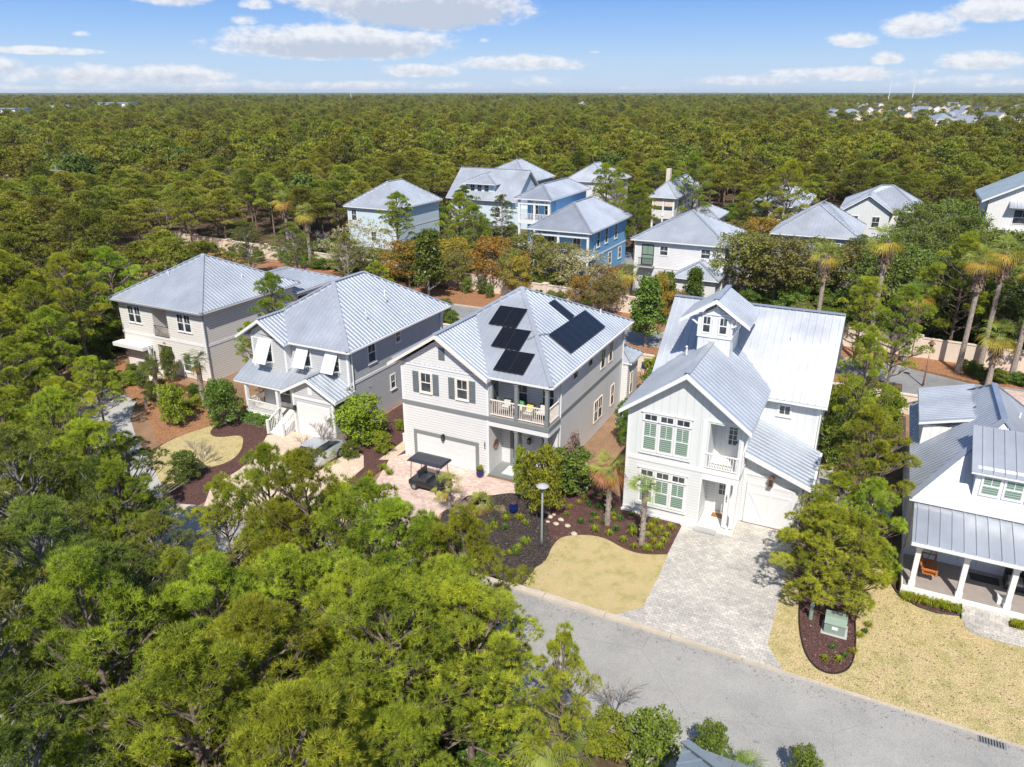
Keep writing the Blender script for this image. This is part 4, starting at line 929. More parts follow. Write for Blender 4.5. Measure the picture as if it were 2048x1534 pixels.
# ------------------------------------------------------------------ distant houses
def far_house(label,x,y,w,d,hgt,wall,roof,rz=0,group=None,style='gable'):
    o=house(label,x,y,group); o.rotation_euler=(0,0,rz)
    def P(mb,n,m):
        return mb.part(n,m,o,local=True)
    m=MB().box(-w/2,w/2,-d/2,d/2,-.2,hgt); rf=MB()
    if style=='gable': m.yprism([(-w/2,hgt),(w/2,hgt),(0,hgt+w*.33)],-d/2,d/2); gable_y(rf,-w/2-.4,w/2+.4,0,-d/2-.4,d/2+.4,hgt-.2,hgt+w*.36,0)
    elif style=='flat': rf.box(-w/2-.5,w/2+.5,-d/2-.5,d/2+.5,hgt,hgt+.5)
    else: hip(rf,-w/2-.5,w/2+.5,-d/2-.5,d/2+.5,hgt,hgt+w*.3,(0,-d*.12),(0,d*.12),0)
    P(m,'wall',wall); P(rf,'roof',[roof,'white'])
    for i in range(3):
        for z in (1.2,hgt-2.2):
            u=-w*.32+i*w*.26; P(MB().box(u,u+w*.11,-d/2-.06,-d/2-.005,z,z+1.5),'window','glass')
    return o
MT['roof_dark']=metalroof('charcoal_roof',(.09,.10,.12),.6,.1)
MT['roof_tan']=metalroof('tan_roof',(.42,.37,.31),.6,.1)
fr=random.Random(3)
for row,(dd,n_) in enumerate(((520,9),(600,11),(700,12),(820,13),(960,13),(1150,12))):
    for i in range(n_):
        u=1700+ (i+fr.uniform(.1,.9))*(390/n_)-(60 if dd>500 else 0); r=ray(u,300); k=dd/math.hypot(r[0],r[1]); x,y=CAM[0]+r[0]*k,CAM[1]+r[1]*k
        far_house('white house in the dense new neighbourhood near the right horizon',x,y,fr.uniform(8,11),fr.uniform(10,14),fr.uniform(5.5,8.5),fr.choice(['bat_white','lap_white','lap_white','lap_cream','stucco']),fr.choice(['roof','roof_pale','roof_pale','roof','roof_dark','roof_tan','roof_blue','roof_pale']),YAW+fr.uniform(-.5,.5),'houses of the new neighbourhood by the right horizon',fr.choice(['gable','hip','gable']))
q=[]
for u,dd in ((1680,460),(2150,460),(2150,1400),(1560,1400)):
    r=ray(u,300); k=dd/math.hypot(r[0],r[1]); q.append((CAM[0]+r[0]*k,CAM[1]+r[1]*k))
flat('building_land',q,-.3,-.06,'sand')
for u,v,w_,d_,hh,st,lab in ((18,236,22,18,11,'flat','white modern building at the far left edge above the woods'),(133,222,22,14,10,'flat','pale house with long low roof among far trees on the left'),(234,221,34,20,12,'flat','blue roofed modern building standing above the woods on the left'),(1165,220,7,8,11,'gable','white house showing through trees near the middle horizon'),(1475,205,18,14,11,'hip','low white house left of the new neighbourhood'),(1000,211,9,9,12,'gable','tiny white gable among trees left of the middle horizon')):
    x,y=at(u,v,5); far_house(lab,x,y,w_,d_,hh,'bat_white','roof_blue' if 'blue' in lab else 'roof_pale',YAW,None,st)
# transmission poles on the horizon
for u,v,lab in ((1775,208,'tall white transmission pole on the right horizon, left of the pair'),(1822,210,'tall white transmission pole on the right horizon, right of the pair'),(1541,200,'small pale pole on the horizon left of the transmission pair'),(703,206,'small pale pole on the left of the horizon')):
    x,y=at(u,v,6); hgt=38 if 'tall' in lab else 26
    top('utility_pole',MB().tube([(x,y,0),(x,y,hgt)],[.5,.3],8),'white',lab,'pole')
x,y=at(141,470); p=thing('utility_pole','wooden utility pole with a crossarm standing in the woods on the left','utility pole',(x,y,0))
MB().tube([(x,y,0),(x,y,11)],[.2,.14],8).part('pole','bark_grey',p); MB().beam((x-1.6,y,10.3),(x+1.6,y,10.3),.2,.2).part('crossarm','bark_grey',p)

# ------------------------------------------------------------------ street furniture and yard objects
def lamp(x,y,h,label,mat,disc=True):
    t=thing('street_lamp',label,'street lamp',(x,y,0))
    MB().tube([(x,y,0),(x,y,.5),(x,y,h-.35)],[.09,.065,.05],10).part('pole',mat,t,smooth=True)
    if disc:
        MB().lathe((x,y,0),[(.07,h-.4),(.12,h-.35),(.13,h-.15),(.08,h-.1)],14).part('lamp_housing',mat,t,smooth=True)
        MB().lathe((x,y,0),[(.10,h-.1),(.33,h-.07),(.33,h-.03),(.10,h+.05),(.02,h+.07)],20).part('lamp_shade','conc',t,smooth=True)
    else:
        MB().lathe((x,y,0),[(.08,h-.4),(.2,h-.1)],8).part('lamp_housing','glass',t)
        MB().lathe((x,y,0),[(.3,h-.1),(.04,h+.2),(.01,h+.25)],6).part('lamp_shade',mat,t)
lamp(-2.61,-5.42,3.6,'grey street lamp with round disc head in the mulch bed','grey_trim')
lamp(15.5,29.1,3.6,'brown lamp post with a pointed cap in front of the boulevard wall','copper',False)
# transformer
T_=thing('transformer_box','pale green utility transformer box in the kidney shaped mulch bed','transformer',(11.6,-5.3,0))
MT['green_box']=plain('pale_green_enamel',(.24,.31,.25),.45,var=.06)
m=MB(); m.xprism([(-6.0,.05),(-5.25,.05),(-5.25,.66),(-5.65,.66),(-6.0,.54)],11.15,12.0); m.part('cabinet','green_box',T_)
m=MB(); m.xprism([(-6.03,.56),(-5.66,.70),(-5.22,.70),(-5.22,.665),(-5.65,.665),(-6.02,.53)],11.13,12.02); m.part('lid','green_box',T_)
MB().box(11.45,11.7,-6.03,-6.001,.30,.44).part('warning_label','white',T_)
MB().box(11.05,12.1,-6.1,-5.15,0,.05).part('pad','conc',T_)
top('marker_post',MB().tube([(10.55,-5.3,0),(10.55,-5.3,.8),(10.55,-5.3,.9)],[.09,.09,.04],10),'green_box','pale green round marker post beside the transformer box','post')
# golf cart in drive B
G_=thing('golf_cart','black golf cart with a dark canopy parked before the wide garage door','golf cart',(-10.9,-3.2,0),rz=0)
gx,gy=-11.0,-2.9
m=MB(); k=[]
for i in range(7):
    x=gx-1.0+i*.34; k.append((x,1.95+.07*math.sin(math.pi*i/6)))
m.xprism([(gy-.0,0)]*0 or [(gy-.65,1.93),(gy-.4,2.0),(gy+.4,2.0),(gy+.65,1.93),(gy+.6,1.88),(gy-.6,1.88)],gx-1.1,gx+1.1); m.box(gx-1.16,gx-1.1,gy-.6,gy+.6,1.86,1.93); m.box(gx+1.1,gx+1.16,gy-.6,gy+.6,1.86,1.93)
MT['cart_top']=plain('charcoal_canopy',(.035,.04,.05),.35); m.part('canopy','cart_top',G_)
m=MB(); 
for a in (-1.0,.95):
    for b in (-.55,.55): m.tube([(gx+a,gy+b,.6),(gx+a*.9,gy+b,1.9)],[.02]*2,6)
m.part('canopy_frame','black',G_)
m=MB(); m.xprism([(gy-.55,.3),(gy+.55,.3),(gy+.6,.5),(gy+.55,.62),(gy-.55,.62),(gy-.6,.5)],gx-1.15,gx+1.15); m.xprism([(gy-.5,.62),(gy+.5,.62),(gy+.4,.9),(gy-.4,.9)],gx+.75,gx+1.2); m.part('body','black',G_)
m=MB(); m.box(gx-.5,gx+.05,gy-.5,gy+.5,.62,.82); m.box(gx-.6,gx-.5,gy-.5,gy+.5,.75,1.25); m.part('seat','cart_top',G_)
m=MB(); m.tube([(gx+.7,gy+.25,.8),(gx+.42,gy+.25,1.1)],[.02]*2,6)
for i in range(10):
    a0=2*math.pi*i/10;a1=2*math.pi*(i+1)/10; m.beam((gx+.42+.05*math.sin(a0),gy+.25+.18*math.cos(a0),1.1+.15*math.sin(a0)),(gx+.42+.05*math.sin(a1),gy+.25+.18*math.cos(a1),1.1+.15*math.sin(a1)),.03,.03)
m.part('steering_wheel','black',G_)
def wheel(par,x,y,r,w):
    t=MB(); t.tube([(x,y-w/2,r),(x,y-w*.3,r),(x,y+w*.3,r),(x,y+w/2,r)],[r*.9,r,r,r*.9],18); o=t.part('wheel','black',par)
    MB().tube([(x,y-w/2-.01,r),(x,y+w/2+.01,r)],[r*.55]*2,14).part('rim','grey_trim',o)
for a in (-.8,.85):
    for b in (-.5,.5): wheel(G_,gx+a,gy+b,.24,.18)
# silver car in drive C
K_=thing('parked_car','silver sedan parked in the tan drive before the grey cottage garage','car',(-19.3,-3.4,0))
MT['silver']=plain('silver_car_paint',(.62,.64,.66),.22,.5,.02)
cx,cy=-19.3,-3.4
def loft(mb,secs,mi=0):
    k=len(mb.v); n=len(secs[0])
    for s in secs: mb.v+=s
    for i in range(len(secs)-1):
        for j in range(n): mb.f.append((k+i*n+j,k+i*n+(j+1)%n,k+(i+1)*n+(j+1)%n,k+(i+1)*n+j)); mb.m.append(mi)
    mb.f.append(tuple(k+j for j in range(n-1,-1,-1))); mb.m.append(mi); mb.f.append(tuple(k+(len(secs)-1)*n+j for j in range(n))); mb.m.append(mi)
def sec(y,hw,z0,z1,cham=.12): return [(cx-hw,cy+y,z0),(cx+hw,cy+y,z0),(cx+hw+.03,cy+y,(z0+z1)/2),(cx+hw-cham,cy+y,z1),(cx-hw+cham,cy+y,z1),(cx-hw-.03,cy+y,(z0+z1)/2)]
m=MB(); loft(m,[sec(-2.3,.7,.35,.6),sec(-2.1,.84,.25,.75),sec(-1.2,.88,.22,.92),sec(.9,.9,.22,.95),sec(1.9,.86,.25,.92),sec(2.25,.75,.35,.8)]); m.part('body','silver',K_,smooth=False)
m=MB(); loft(m,[sec(-1.25,.74,.9,.94,.05),sec(-.5,.72,.9,1.38,.16),sec(.7,.72,.9,1.42,.16),sec(1.7,.7,.9,.96,.05)]); m.part('windows','glass',K_)
m=MB(); loft(m,[sec(-.55,.60,1.36,1.41,.04),sec(0,.62,1.40,1.46,.06),sec(.75,.58,1.38,1.44,.05)]); m.part('roof','silver',K_)
for b in (-1.4,1.35):
    for a in (-.84,.84):
        t=MB(); x=cx+a; t.tube([(x-.1,cy+b,.33),(x-.07,cy+b,.33),(x+.07,cy+b,.33),(x+.1,cy+b,.33)],[.29,.33,.33,.29],18); o=t.part('wheel','black',K_); MB().tube([(x-.11,cy+b,.33),(x+.11,cy+b,.33)],[.19]*2,12).part('rim','grey_trim',o)
for a in (-.6,.6): MB().box(cx+a-.16,cx+a+.16,cy-2.27,cy-2.2,.55,.68).part('headlight','glass',K_)
# pots
MT['blue_glaze']=plain('cobalt_glaze',(.01,.02,.12),.15,var=.3)
def pot(x,y,r,h,label,mat='blue_glaze',plant=True,square=False):
    t=thing('plant_pot',label,'plant pot',(x,y,.03))
    m=MB()
    if square: m.box(x-r,x+r,y-r,y+r,.03,h); m.box(x-r-.03,x+r+.03,y-r-.03,y+r+.03,h,h+.05)
    else: m.lathe((x,y,.03),[(r*.6,0),(r*.95,h*.35),(r,h*.6),(r*.85,h*.9),(r*1.0,h)],18)
    m.part('pot',mat,t,smooth=not square); MB().lathe((x,y,.03),[(r*.8,h-.03),(r*.8,h+.012)],12).part('soil','mulch',t)
    return t
pot(-9.05,-.35,.24,.5,'cobalt blue pot with a spiky plant by the garage corner')
pot(-5.4,-3.1,.25,.6,'cobalt blue urn standing alone at the edge of the black mulch')
pot(-7.6,-2.7,.28,.35,'low cobalt blue bowl beside the rust tipped palm')
pot(-15.9,1.9,.2,.55,'square white planter against the side wall between two houses','white',square=True)
# fence behind cupola house's side yard
fn=thing('fence','white horizontal board fence between the cupola house and the rocker porch cottage','fence',(9.4,3,0))
m=MB()
for i in range(8): m.box(9.35,13.6,5.6,5.64,.1+i*.19,.27+i*.19)
m.part('boards','white',fn)
for x in (9.45,11.5,13.55): MB().box(x-.06,x+.06,5.64,5.76,0,1.75).part('post','white',fn)
bin_=MB(); bin_.box(11.9,12.4,6.3,6.9,.05,1.0); bin_.box(11.87,12.43,6.27,6.93,1.0,1.08); MT['teal']=plain('teal_plastic',(.03,.30,.27),.4); top('wheelie_bin',bin_,'teal','teal bin standing behind the white board fence','bin')
# wooden trellis fence near house D rear
fn=thing('fence','weathered picket fence behind the leftmost cream house','fence',(-38,22,0))
m=MB()
for i in range(40): m.box(-40+i*.35,-39.82+i*.35,21.8,21.84,0,1.5)
m.part('pickets','bark_grey',fn); MB().box(-40,-26,21.85,21.9,.4,.5).box(-40,-26,21.85,21.9,1.1,1.2).part('rail','bark_grey',fn)
# stones between the two beds, rock by drive
rk_=random.Random(5)
for i,(u,v) in enumerate([(1094,1026),(1100,1034),(1112,1048),(1108,1030),(1096,1044),(1135,1052),(1148,1068),(1122,1040)]):
    x,y=at(u,v); r=rk_.uniform(.1,.22); m=MB(); m.ell((x,y,.02),(r,r*rk_.uniform(.6,.9),r*.5),8,5); 
    m.v=[(a+rk_.uniform(-.02,.02),b+rk_.uniform(-.02,.02),c+rk_.uniform(-.015,.015)) for a,b,c in m.v]
    top('rock',m,'kerb','pale stones lying in the mulch right of the street lamp','rock','pale stones in the mulch by the lamp')

# ------------------------------------------------------------------ vegetation
def blades(c,nrm,nb,length,width,spread,rng,lvar=.35):
    """nb thin needle triangles from every centre c, fanned about nrm"""
    N=len(c); c=np.repeat(c,nb,0); n=np.repeat(nrm,nb,0)
    d=n+rng.normal(0,spread,(N*nb,3)); d/=np.linalg.norm(d,axis=1,keepdims=True)+1e-9
    s=np.cross(d,rng.normal(0,1,(N*nb,3))); s/=np.linalg.norm(s,axis=1,keepdims=True)+1e-9
    L=length*(1+rng.uniform(-lvar,lvar,(N*nb,1))); w=width*.5
    V=np.stack([c-s*w,c+s*w,c+d*L],1).reshape(-1,3); F=np.arange(N*nb*3).reshape(-1,3); return V,F
def leaves(c,nrm,nl,size,rng,spread=.8,off=None,aspect=.55):
    N=len(c); off=size*1.2 if off is None else off
    c=np.repeat(c,nl,0)+rng.normal(0,off,(N*nl,3)); n=np.repeat(nrm,nl,0)+rng.normal(0,spread,(N*nl,3))
    n/=np.linalg.norm(n,axis=1,keepdims=True)+1e-9
    a=np.cross(n,rng.normal(0,1,(N*nl,3))); a/=np.linalg.norm(a,axis=1,keepdims=True)+1e-9
    b=np.cross(n,a); S=size*(1+rng.uniform(-.35,.35,(N*nl,1)))
    V=np.stack([c-a*S,c+b*S*aspect,c+a*S,c-b*S*aspect],1).reshape(-1,3); k=np.arange(N*nl)*4
    F=np.concatenate([np.stack([k,k+1,k+2],1),np.stack([k,k+2,k+3],1)]); return V,F
def npmesh(name,V,F,mat):
    me=bpy.data.meshes.new(name); me.vertices.add(len(V)); me.vertices.foreach_set('co',V.astype(np.float32).ravel())
    me.loops.add(F.size); me.loops.foreach_set('vertex_index',F.astype(np.int32).ravel())
    me.polygons.add(len(F)); me.polygons.foreach_set('loop_start',np.arange(0,F.size,3,dtype=np.int32)); me.polygons.foreach_set('loop_total',np.full(len(F),3,dtype=np.int32))
    me.materials.append(MT[mat] if isinstance(mat,str) else mat); me.update(); me.validate(); return me
def on_pads(pads,per,rng,up=.45,inner=.72):
    C=[];Nn=[]
    for (c,r) in pads:
        d=rng.normal(0,1,(per,3)); d[:,2]=np.abs(d[:,2])*.8+d[:,2]*.35; d/=np.linalg.norm(d,axis=1,keepdims=True)
        rr=rng.uniform(inner,1.05,(per,1)); C.append(np.array(c)+d*rr*np.array(r)); q=d.copy(); q[:,2]+=up; Nn.append(q/np.linalg.norm(q,axis=1,keepdims=True))
    return np.concatenate(C),np.concatenate(Nn)
def tree_skeleton(seed,H,Rc,z0,npads,rp,lean=.25,flat=.55,profile='pine',branch_r=.035,trunk_r=None):
    rng=np.random.default_rng(seed); mb=MB(); tr=trunk_r or H*.013
    ph=rng.uniform(0,6.28); lx,ly=math.cos(ph)*lean,math.sin(ph)*lean
    def tp(t): return (lx*H*.12*t*t+math.sin(t*5+ph)*.03*H*.35*t, ly*H*.12*t*t+math.cos(t*4+ph)*.03*H*.35*t, H*t)
    mb.tube([tp(i/9) for i in range(9)],[tr*(1-.85*i/9)+.01 for i in range(9)],7)
    pads=[]
    for i in range(npads):
        t=z0+(1-z0)*((i+.5)/npads)**.85; an=i*2.399+rng.uniform(-.4,.4)
        if profile=='pine': pr=math.sin(math.pi*min(1,((t-z0)/(1-z0))*.80+.22))**.7
        elif profile=='round': pr=math.sqrt(max(.05,1-((t-z0)/(1-z0)*1.7-.8)**2))
        elif profile=='cone': pr=1.0-((t-z0)/(1-z0))*.85
        else: pr=1
        rad=Rc*pr*rng.uniform(.35,1.0); b=tp(max(.05,t-.10-.05*rng.random())); c=tp(min(t,.98))
        cx,cy,cz=c[0]+math.cos(an)*rad,c[1]+math.sin(an)*rad,c[2]+rng.uniform(-.2,.25)
        r=rp*rng.uniform(.65,1.3)*(.75+.25*pr)
        pads.append(((cx,cy,cz),(r,r,r*flat)))
        m=((b[0]*.5+cx*.5),(b[1]*.5+cy*.5),b[2]*.55+cz*.45-.08*rad)
        br=branch_r*(.5+.6*rad/Rc)
        mb.tube([b,m,(cx,cy,cz-.1*r)],[br*1.3,br,br*.4],5,cap=False)
        for k in range(5):
            d=rng.normal(0,1,3); d/=np.linalg.norm(d); e=(cx+d[0]*r*1.05,cy+d[1]*r*1.05,cz+abs(d[2])*r*flat*.95)
            mb.tube([m,e],[br*.45,br*.15],3,cap=False)
    return mb,pads,rng
def make_tree(seed,kind,H,Rc,z0,npads,rp,detail,mat,bark='bark_pine',**k):
    mb,pads,rng=tree_skeleton(seed,H,Rc,z0,npads,rp,**k)
    C,Nn=on_pads(pads,detail[0],rng)
    if kind=='needle': V,F=blades(C,Nn,detail[1],detail[2],detail[3],detail[4] if len(detail)>4 else .55,rng)
    else: V,F=leaves(C,Nn,detail[1],detail[2],rng)
    return mb.mesh('trunk',[MT[bark]]),npmesh('crown',V,F,mat)
def combine(name,trunk,crown):
    a=trunk; n=len(a.vertices); va=np.empty(n*3,np.float32); a.vertices.foreach_get('co',va)
    b=crown; m=len(b.vertices); vb=np.empty(m*3,np.float32); b.vertices.foreach_get('co',vb)
    li=np.empty(len(b.loops),np.int32); b.loops.foreach_get('vertex_index',li)
    me=bpy.data.meshes.new(name); fa=[tuple(p.vertices) for p in a.polygons]
    fb=(li.reshape(-1,3)+n)
    sizes=[len(f) for f in fa]+[3]*len(fb); loops=[i for f in fa for i in f]
    me.vertices.add(n+m); me.vertices.foreach_set('co',np.concatenate([va,vb]))
    allL=np.concatenate([np.array(loops,np.int32),fb.ravel().astype(np.int32)]); me.loops.add(len(allL)); me.loops.foreach_set('vertex_index',allL)
    st=np.concatenate([[0],np.cumsum(sizes)[:-1]]).astype(np.int32); me.polygons.add(len(sizes)); me.polygons.foreach_set('loop_start',st); me.polygons.foreach_set('loop_total',np.array(sizes,np.int32))
    me.materials.append(a.materials[0]); me.materials.append(b.materials[0])
    me.polygons.foreach_set('material_index',np.array([0]*len(fa)+[1]*len(fb),np.int32)); me.update(); return me
# pine variants: near (fine needles), mid, far
NEAR=[make_tree(10+i,'needle',8.0+.4*(i%3),2.25+.25*(i%2),.36-.08*(i%2),44,.50,(62,22,.15,.017,.75),'pine',flat=.70,branch_r=.04) for i in range(5)]
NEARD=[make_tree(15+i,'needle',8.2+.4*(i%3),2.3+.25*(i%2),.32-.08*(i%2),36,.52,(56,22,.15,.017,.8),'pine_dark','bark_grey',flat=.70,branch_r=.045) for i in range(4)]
LOW=[make_tree(20+i,'needle',5.6,1.9,.14,34,.46,(62,22,.15,.017,.75),'pine',flat=.72,branch_r=.04) for i in range(2)]
MIDT=[make_tree(30+i,'needle',9.5+.7*(i%3),2.3+.25*(i%2),.50-.06*(i%2),28,.86,(54,8,.28,.075,.5),'pine_mid',flat=.58,branch_r=.05) for i in range(4)]
MID=[combine('pine_mid',*t) for t in MIDT]
FAR=[combine('pine_far',*make_tree(50+i,'needle',10.0+.8*(i%3),2.7+.3*(i%2),.5,20,1.05,(22,6,.46,.20,.5),'pine_mid',flat=.58,branch_r=.08)) for i in range(4)]

def seen(x,y,margin=.10):
    dx,dy=x-CAM[0],y-CAM[1]; f=-math.sin(YAW)*dx+math.cos(YAW)*dy; r=math.cos(YAW)*dx+math.sin(YAW)*dy
    return f>2 and abs(r)/f<(.70+margin)
def dist(x,y): return math.hypot(x-CAM[0],y-CAM[1])
HOUSE_BOX=[(-15.8,-4.4,-1,17.5),(-30,-19,-2,15.5),(-48.5,-34,-5,22),(-1,10,-1,15),(13,22,-3,15),(-64.5,-52.5,50,70),(-61.5,-42,76,94),(-64.5,-49.5,90,108.5),(-35,-19,45,70),(-47.5,-35.5,97,114),(-25.5,-12.5,82,104),(-16.5,-3,43,60),(-9.7,1,82,101),(-3.6,9.5,63,80),(3.5,16.5,84,101),(20,38,83,100)]
def inbox(x,y,m=0): return any(a-m<x<b+m and c-m<y<d+m for a,b,c,d in HOUSE_BOX)
def scatter(n,xr,yr,ok,gap,rng,pts):
    cell={}; g=gap
    for p in pts: cell.setdefault((int(p[0]//4),int(p[1]//4)),[]).append(p)
    out=[]
    for _ in range(n):
        x=rng.uniform(*xr); y=rng.uniform(*yr)
        if not ok(x,y): continue
        cx,cy=int(x//4),int(y//4); r=int(g//4)+1; bad=False
        for i in range(cx-r,cx+r+1):
            for j in range(cy-r,cy+r+1):
                for q in cell.get((i,j),()):
                    if (q[0]-x)**2+(q[1]-y)**2<g*g: bad=True;break
                if bad:break
            if bad:break
        if not bad: cell.setdefault((cx,cy),[]).append((x,y)); out.append((x,y))
    return out
def near_side(x,y):
    # the wood on the camera's side of the street: south of its kerb
    yk=-16.4 if x>-18 else -16.4-(abs(x)-18)*.27-max(0,(abs(x)-30))*.25
    return y<yk
prng=random.Random(21)
def ok_near(x,y):
    if not near_side(x,y) or dist(x,y)<12.0: return False
    if x>1.2+(-16.4-y)*.22: return False
    return seen(x,y,.25)
near_pts=scatter(6000,(-55,4),(-36,-16),ok_near,2.35,prng,[])
def tree_pose(mesh_t,x,y,s,sz,rz,label,group=None,name='pine_tree',tilt=0):
    r=thing(name,label,'pine tree',(x,y,-.1),group,rz); r.scale=(s,s,sz)
    inst('trunk',mesh_t[0],r); inst('crown',mesh_t[1],r); return r
def scr(x,y,z=0):
    dx,dy,dz=x-CAM[0],y-CAM[1],z-CAM[2]; f=-math.sin(YAW)*dx+math.cos(YAW)*dy; r=math.cos(YAW)*dx+math.sin(YAW)*dy
    fz=f*math.cos(PITCH)-dz*math.sin(PITCH); up=f*math.sin(PITCH)+dz*math.cos(PITCH); return 1024+FPX*r/fz,767-FPX*up/fz
def hgt(u,v,x,y):
    r=ray(u,v); f=lambda a,b:-math.sin(YAW)*a+math.cos(YAW)*b
    return CAM[2]+r[2]*f(x-CAM[0],y-CAM[1])/f(r[0],r[1])
def vtop(u):
    P_=[(-400,540),(120,600),(200,760),(260,860),(300,980),(340,1090),(475,1090),(505,990),(550,895),(640,905),(720,930),(790,975),(880,1020),(960,1060),(1080,1085),(1110,1290),(1300,1400)]
    for (a,b),(c,d) in zip(P_,P_[1:]):
        if a<=u<=c: return b+(d-b)*(u-a)/(c-a)
    return P_[0][1] if u<0 else P_[-1][1]
count=0
for x,y in near_pts:
    u,_=scr(x,y,8); H=min(prng.uniform(7.4,10.6),hgt(u,max(vtop(u-35),vtop(u),vtop(u+35))+prng.uniform(0,45),x,y))
    if H<3.2: continue
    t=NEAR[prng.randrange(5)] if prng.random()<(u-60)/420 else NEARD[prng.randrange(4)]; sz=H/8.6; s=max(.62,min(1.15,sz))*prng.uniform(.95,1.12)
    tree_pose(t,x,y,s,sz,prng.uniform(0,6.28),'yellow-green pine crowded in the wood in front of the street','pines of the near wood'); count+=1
for x,y in []:
    d=dist(x,y); tall=.80+.16*prng.random()
    if y>-18.5: tall=.72+.12*prng.random()
    if x<-9 and y>-19: tall*=.88
    t=NEAR[prng.randrange(5)]; s=tall*prng.uniform(.92,1.12)
    tree_pose(t,x,y,s,tall,prng.uniform(0,6.28),'yellow-green pine crowded in the wood in front of the street','pines of the near wood'); count+=1
# single pines that stand apart
def solo(t,x,y,H,s,label,rz=0,mesh=None):
    hh=5.8 if t in LOW else 8.3
    global count; count+=1
    return tree_pose(t,x,y,s,H/hh,rz,label)
solo(NEAR[1],-.4,-17.0,8.6,1.0,'tall pine with a bare trunk at the right end of the near wood',.8)
solo(LOW[0],10.9,-4.3,5.2,1.15,'bushy pine over the kidney shaped mulch bed beside the grey paver drive',1.2)
solo(NEAR[2],11.9,1.5,7.6,.95,'tall pine between the cupola house and the white porch cottage',2.2)
solo(LOW[1],10.8,.0,5.2,.8,'shorter pine at the back of the bed between the garage and the porch cottage',.2)
solo(LOW[0],12.1,-1.6,5.8,.85,'pine just left of the white porch cottage gutter',4.2)
solo(NEAR[1],11.1,10.5,9.0,.8,'slender pine behind the shed roofed garage',3.2)
solo(NEAR[0],-31.6,7.2,9.2,.95,'pine rising between the cream corner house and the grey cottage',5)
solo(NEAR[2],-31.0,3.8,5.6,.6,'thin pine beside the wall of the cream corner house',2)
solo(NEAR[3],12.8,24.8,9.2,1.0,'bright green pine at the near kerb of the boulevard',1)
solo(NEAR[4],10.2,27.5,8.6,.95,'bright green pine standing in the boulevard median',2)
def solo_px(t,bu,bv,tu,tv,s,label):
    x,y=at(bu,bv); H=hgt(tu,tv,x,y); return solo(t,x,y,H,s,label,bu*.7)
solo(NEAR[1],4.3,-19.3,7.3,.5,'small spindly pine whose top stands alone before the street at the bottom',1)
solo_px(NEAR[0],1268,520,1285,360,1.5,'big bright pine between the sky blue house and the white house with iron balcony')
solo_px(NEARD[0],930,490,945,372,1.25,'layered dark pine in front of the pale blue cottage dormer')
solo_px(NEARD[1],1005,490,1003,392,1.1,'layered dark pine between the pale blue cottage and the sky blue porches')
solo_px(NEARD[2],850,470,832,372,1.35,'dark pine covering the right part of the white hip roofed house')
solo_px(NEAR[3],1520,500,1525,352,1.5,'tall bright pine left of the cream house before the wood')
solo_px(NEAR[4],1480,500,1470,385,1.1,'bright pine right of the beige screened porch house')
solo_px(NEARD[3],1810,560,1830,420,1.6,'broad dark pine right of the pale grey front gable house')
solo_px(NEARD[1],1900,570,1905,440,1.6,'broad dark pine before the tall white house at the right')
solo_px(NEARD[0],1700,600,1700,470,1.2,'olive green pine between the tall palms behind the cupola house')
solo_px(NEAR[2],1230,470,1225,345,1.1,'dark pine rising behind the lower sky blue roof')
solo_px(NEARD[2],600,580,600,455,1.3,'pine standing just behind the rear roof of the cream house')
solo_px(NEARD[3],505,560,510,440,1.5,'pine right behind the peak of the cream corner house')
solo_px(NEAR[3],760,600,762,520,.7,'little pine between the boulevard and the grey cottage roof')
solo_px(NEARD[1],700,575,690,470,1.0,'dull green pine at the left end of the cream wall')
solo(NEAR[1],-18.5,90,12.5,1.6,'big yellow-green pine left of the beige screened porch house',2)
solo(NEAR[2],-2.0,76,12.5,1.6,'tall bright pine beside the cream house before the wood',.5)
solo(NEAR[0],-50.5,51,9.5,1.3,'dark pine in front of the white house with the plain hip roof',1)
solo(NEAR[3],-40.3,51,10,1.2,'layered pine left of the sky blue house',3)
solo(NEAR[4],-36.8,49,8.6,1.0,'smaller layered pine close to the sky blue house',4)
solo(NEAR[2],-27.5,73,11.5,1.3,'dark pine behind the sky blue house',2)
for i,(x,y,H) in enumerate([(-46.5,-2.5,9),(-44.2,-6.8,9.3),(-41.2,-8.6,8.4),(-37.6,-9.8,7.8),(-33.8,-10.4,6.2),(-47.5,-8.5,10),(-48.5,-13,10),(-44.8,-12.5,10),(-41,-13.5,9.4),(-39.6,-4.2,4.2),(-36.6,-13.6,8.2),(-32.6,-14.6,7.4),(-48,1.5,9.5),(-48.4,5.5,10),(-51,-5,10),(-52.5,-1,10.5),(-39.2,-16.5,9),(-33.6,-12.6,8.4),(-30.2,-11.6,7.0),(-35.5,-6.2,5.6),(-42.3,-4.6,8),(-38.4,-12.6,9)]):
    count+=1; tree_pose(NEAR[i%5],x,y,H/8.0,H/8.3,i*1.3,'yellow-green pine standing around the grey driveway of the cream corner house','pines round the grey driveway')
solo(LOW[0],10.3,-2.6,4.9,.85,'low pine at the back of the kidney shaped bed, touching the grey paver drive',1.0)
solo(LOW[0],11.9,-3.6,5.0,.9,'low pine in the kidney shaped bed nearest the white porch columns',2.9)
solo(NEAR[1],17.5,37.8,10.5,1.4,'pine crowding the boulevard wall near the right edge',2)
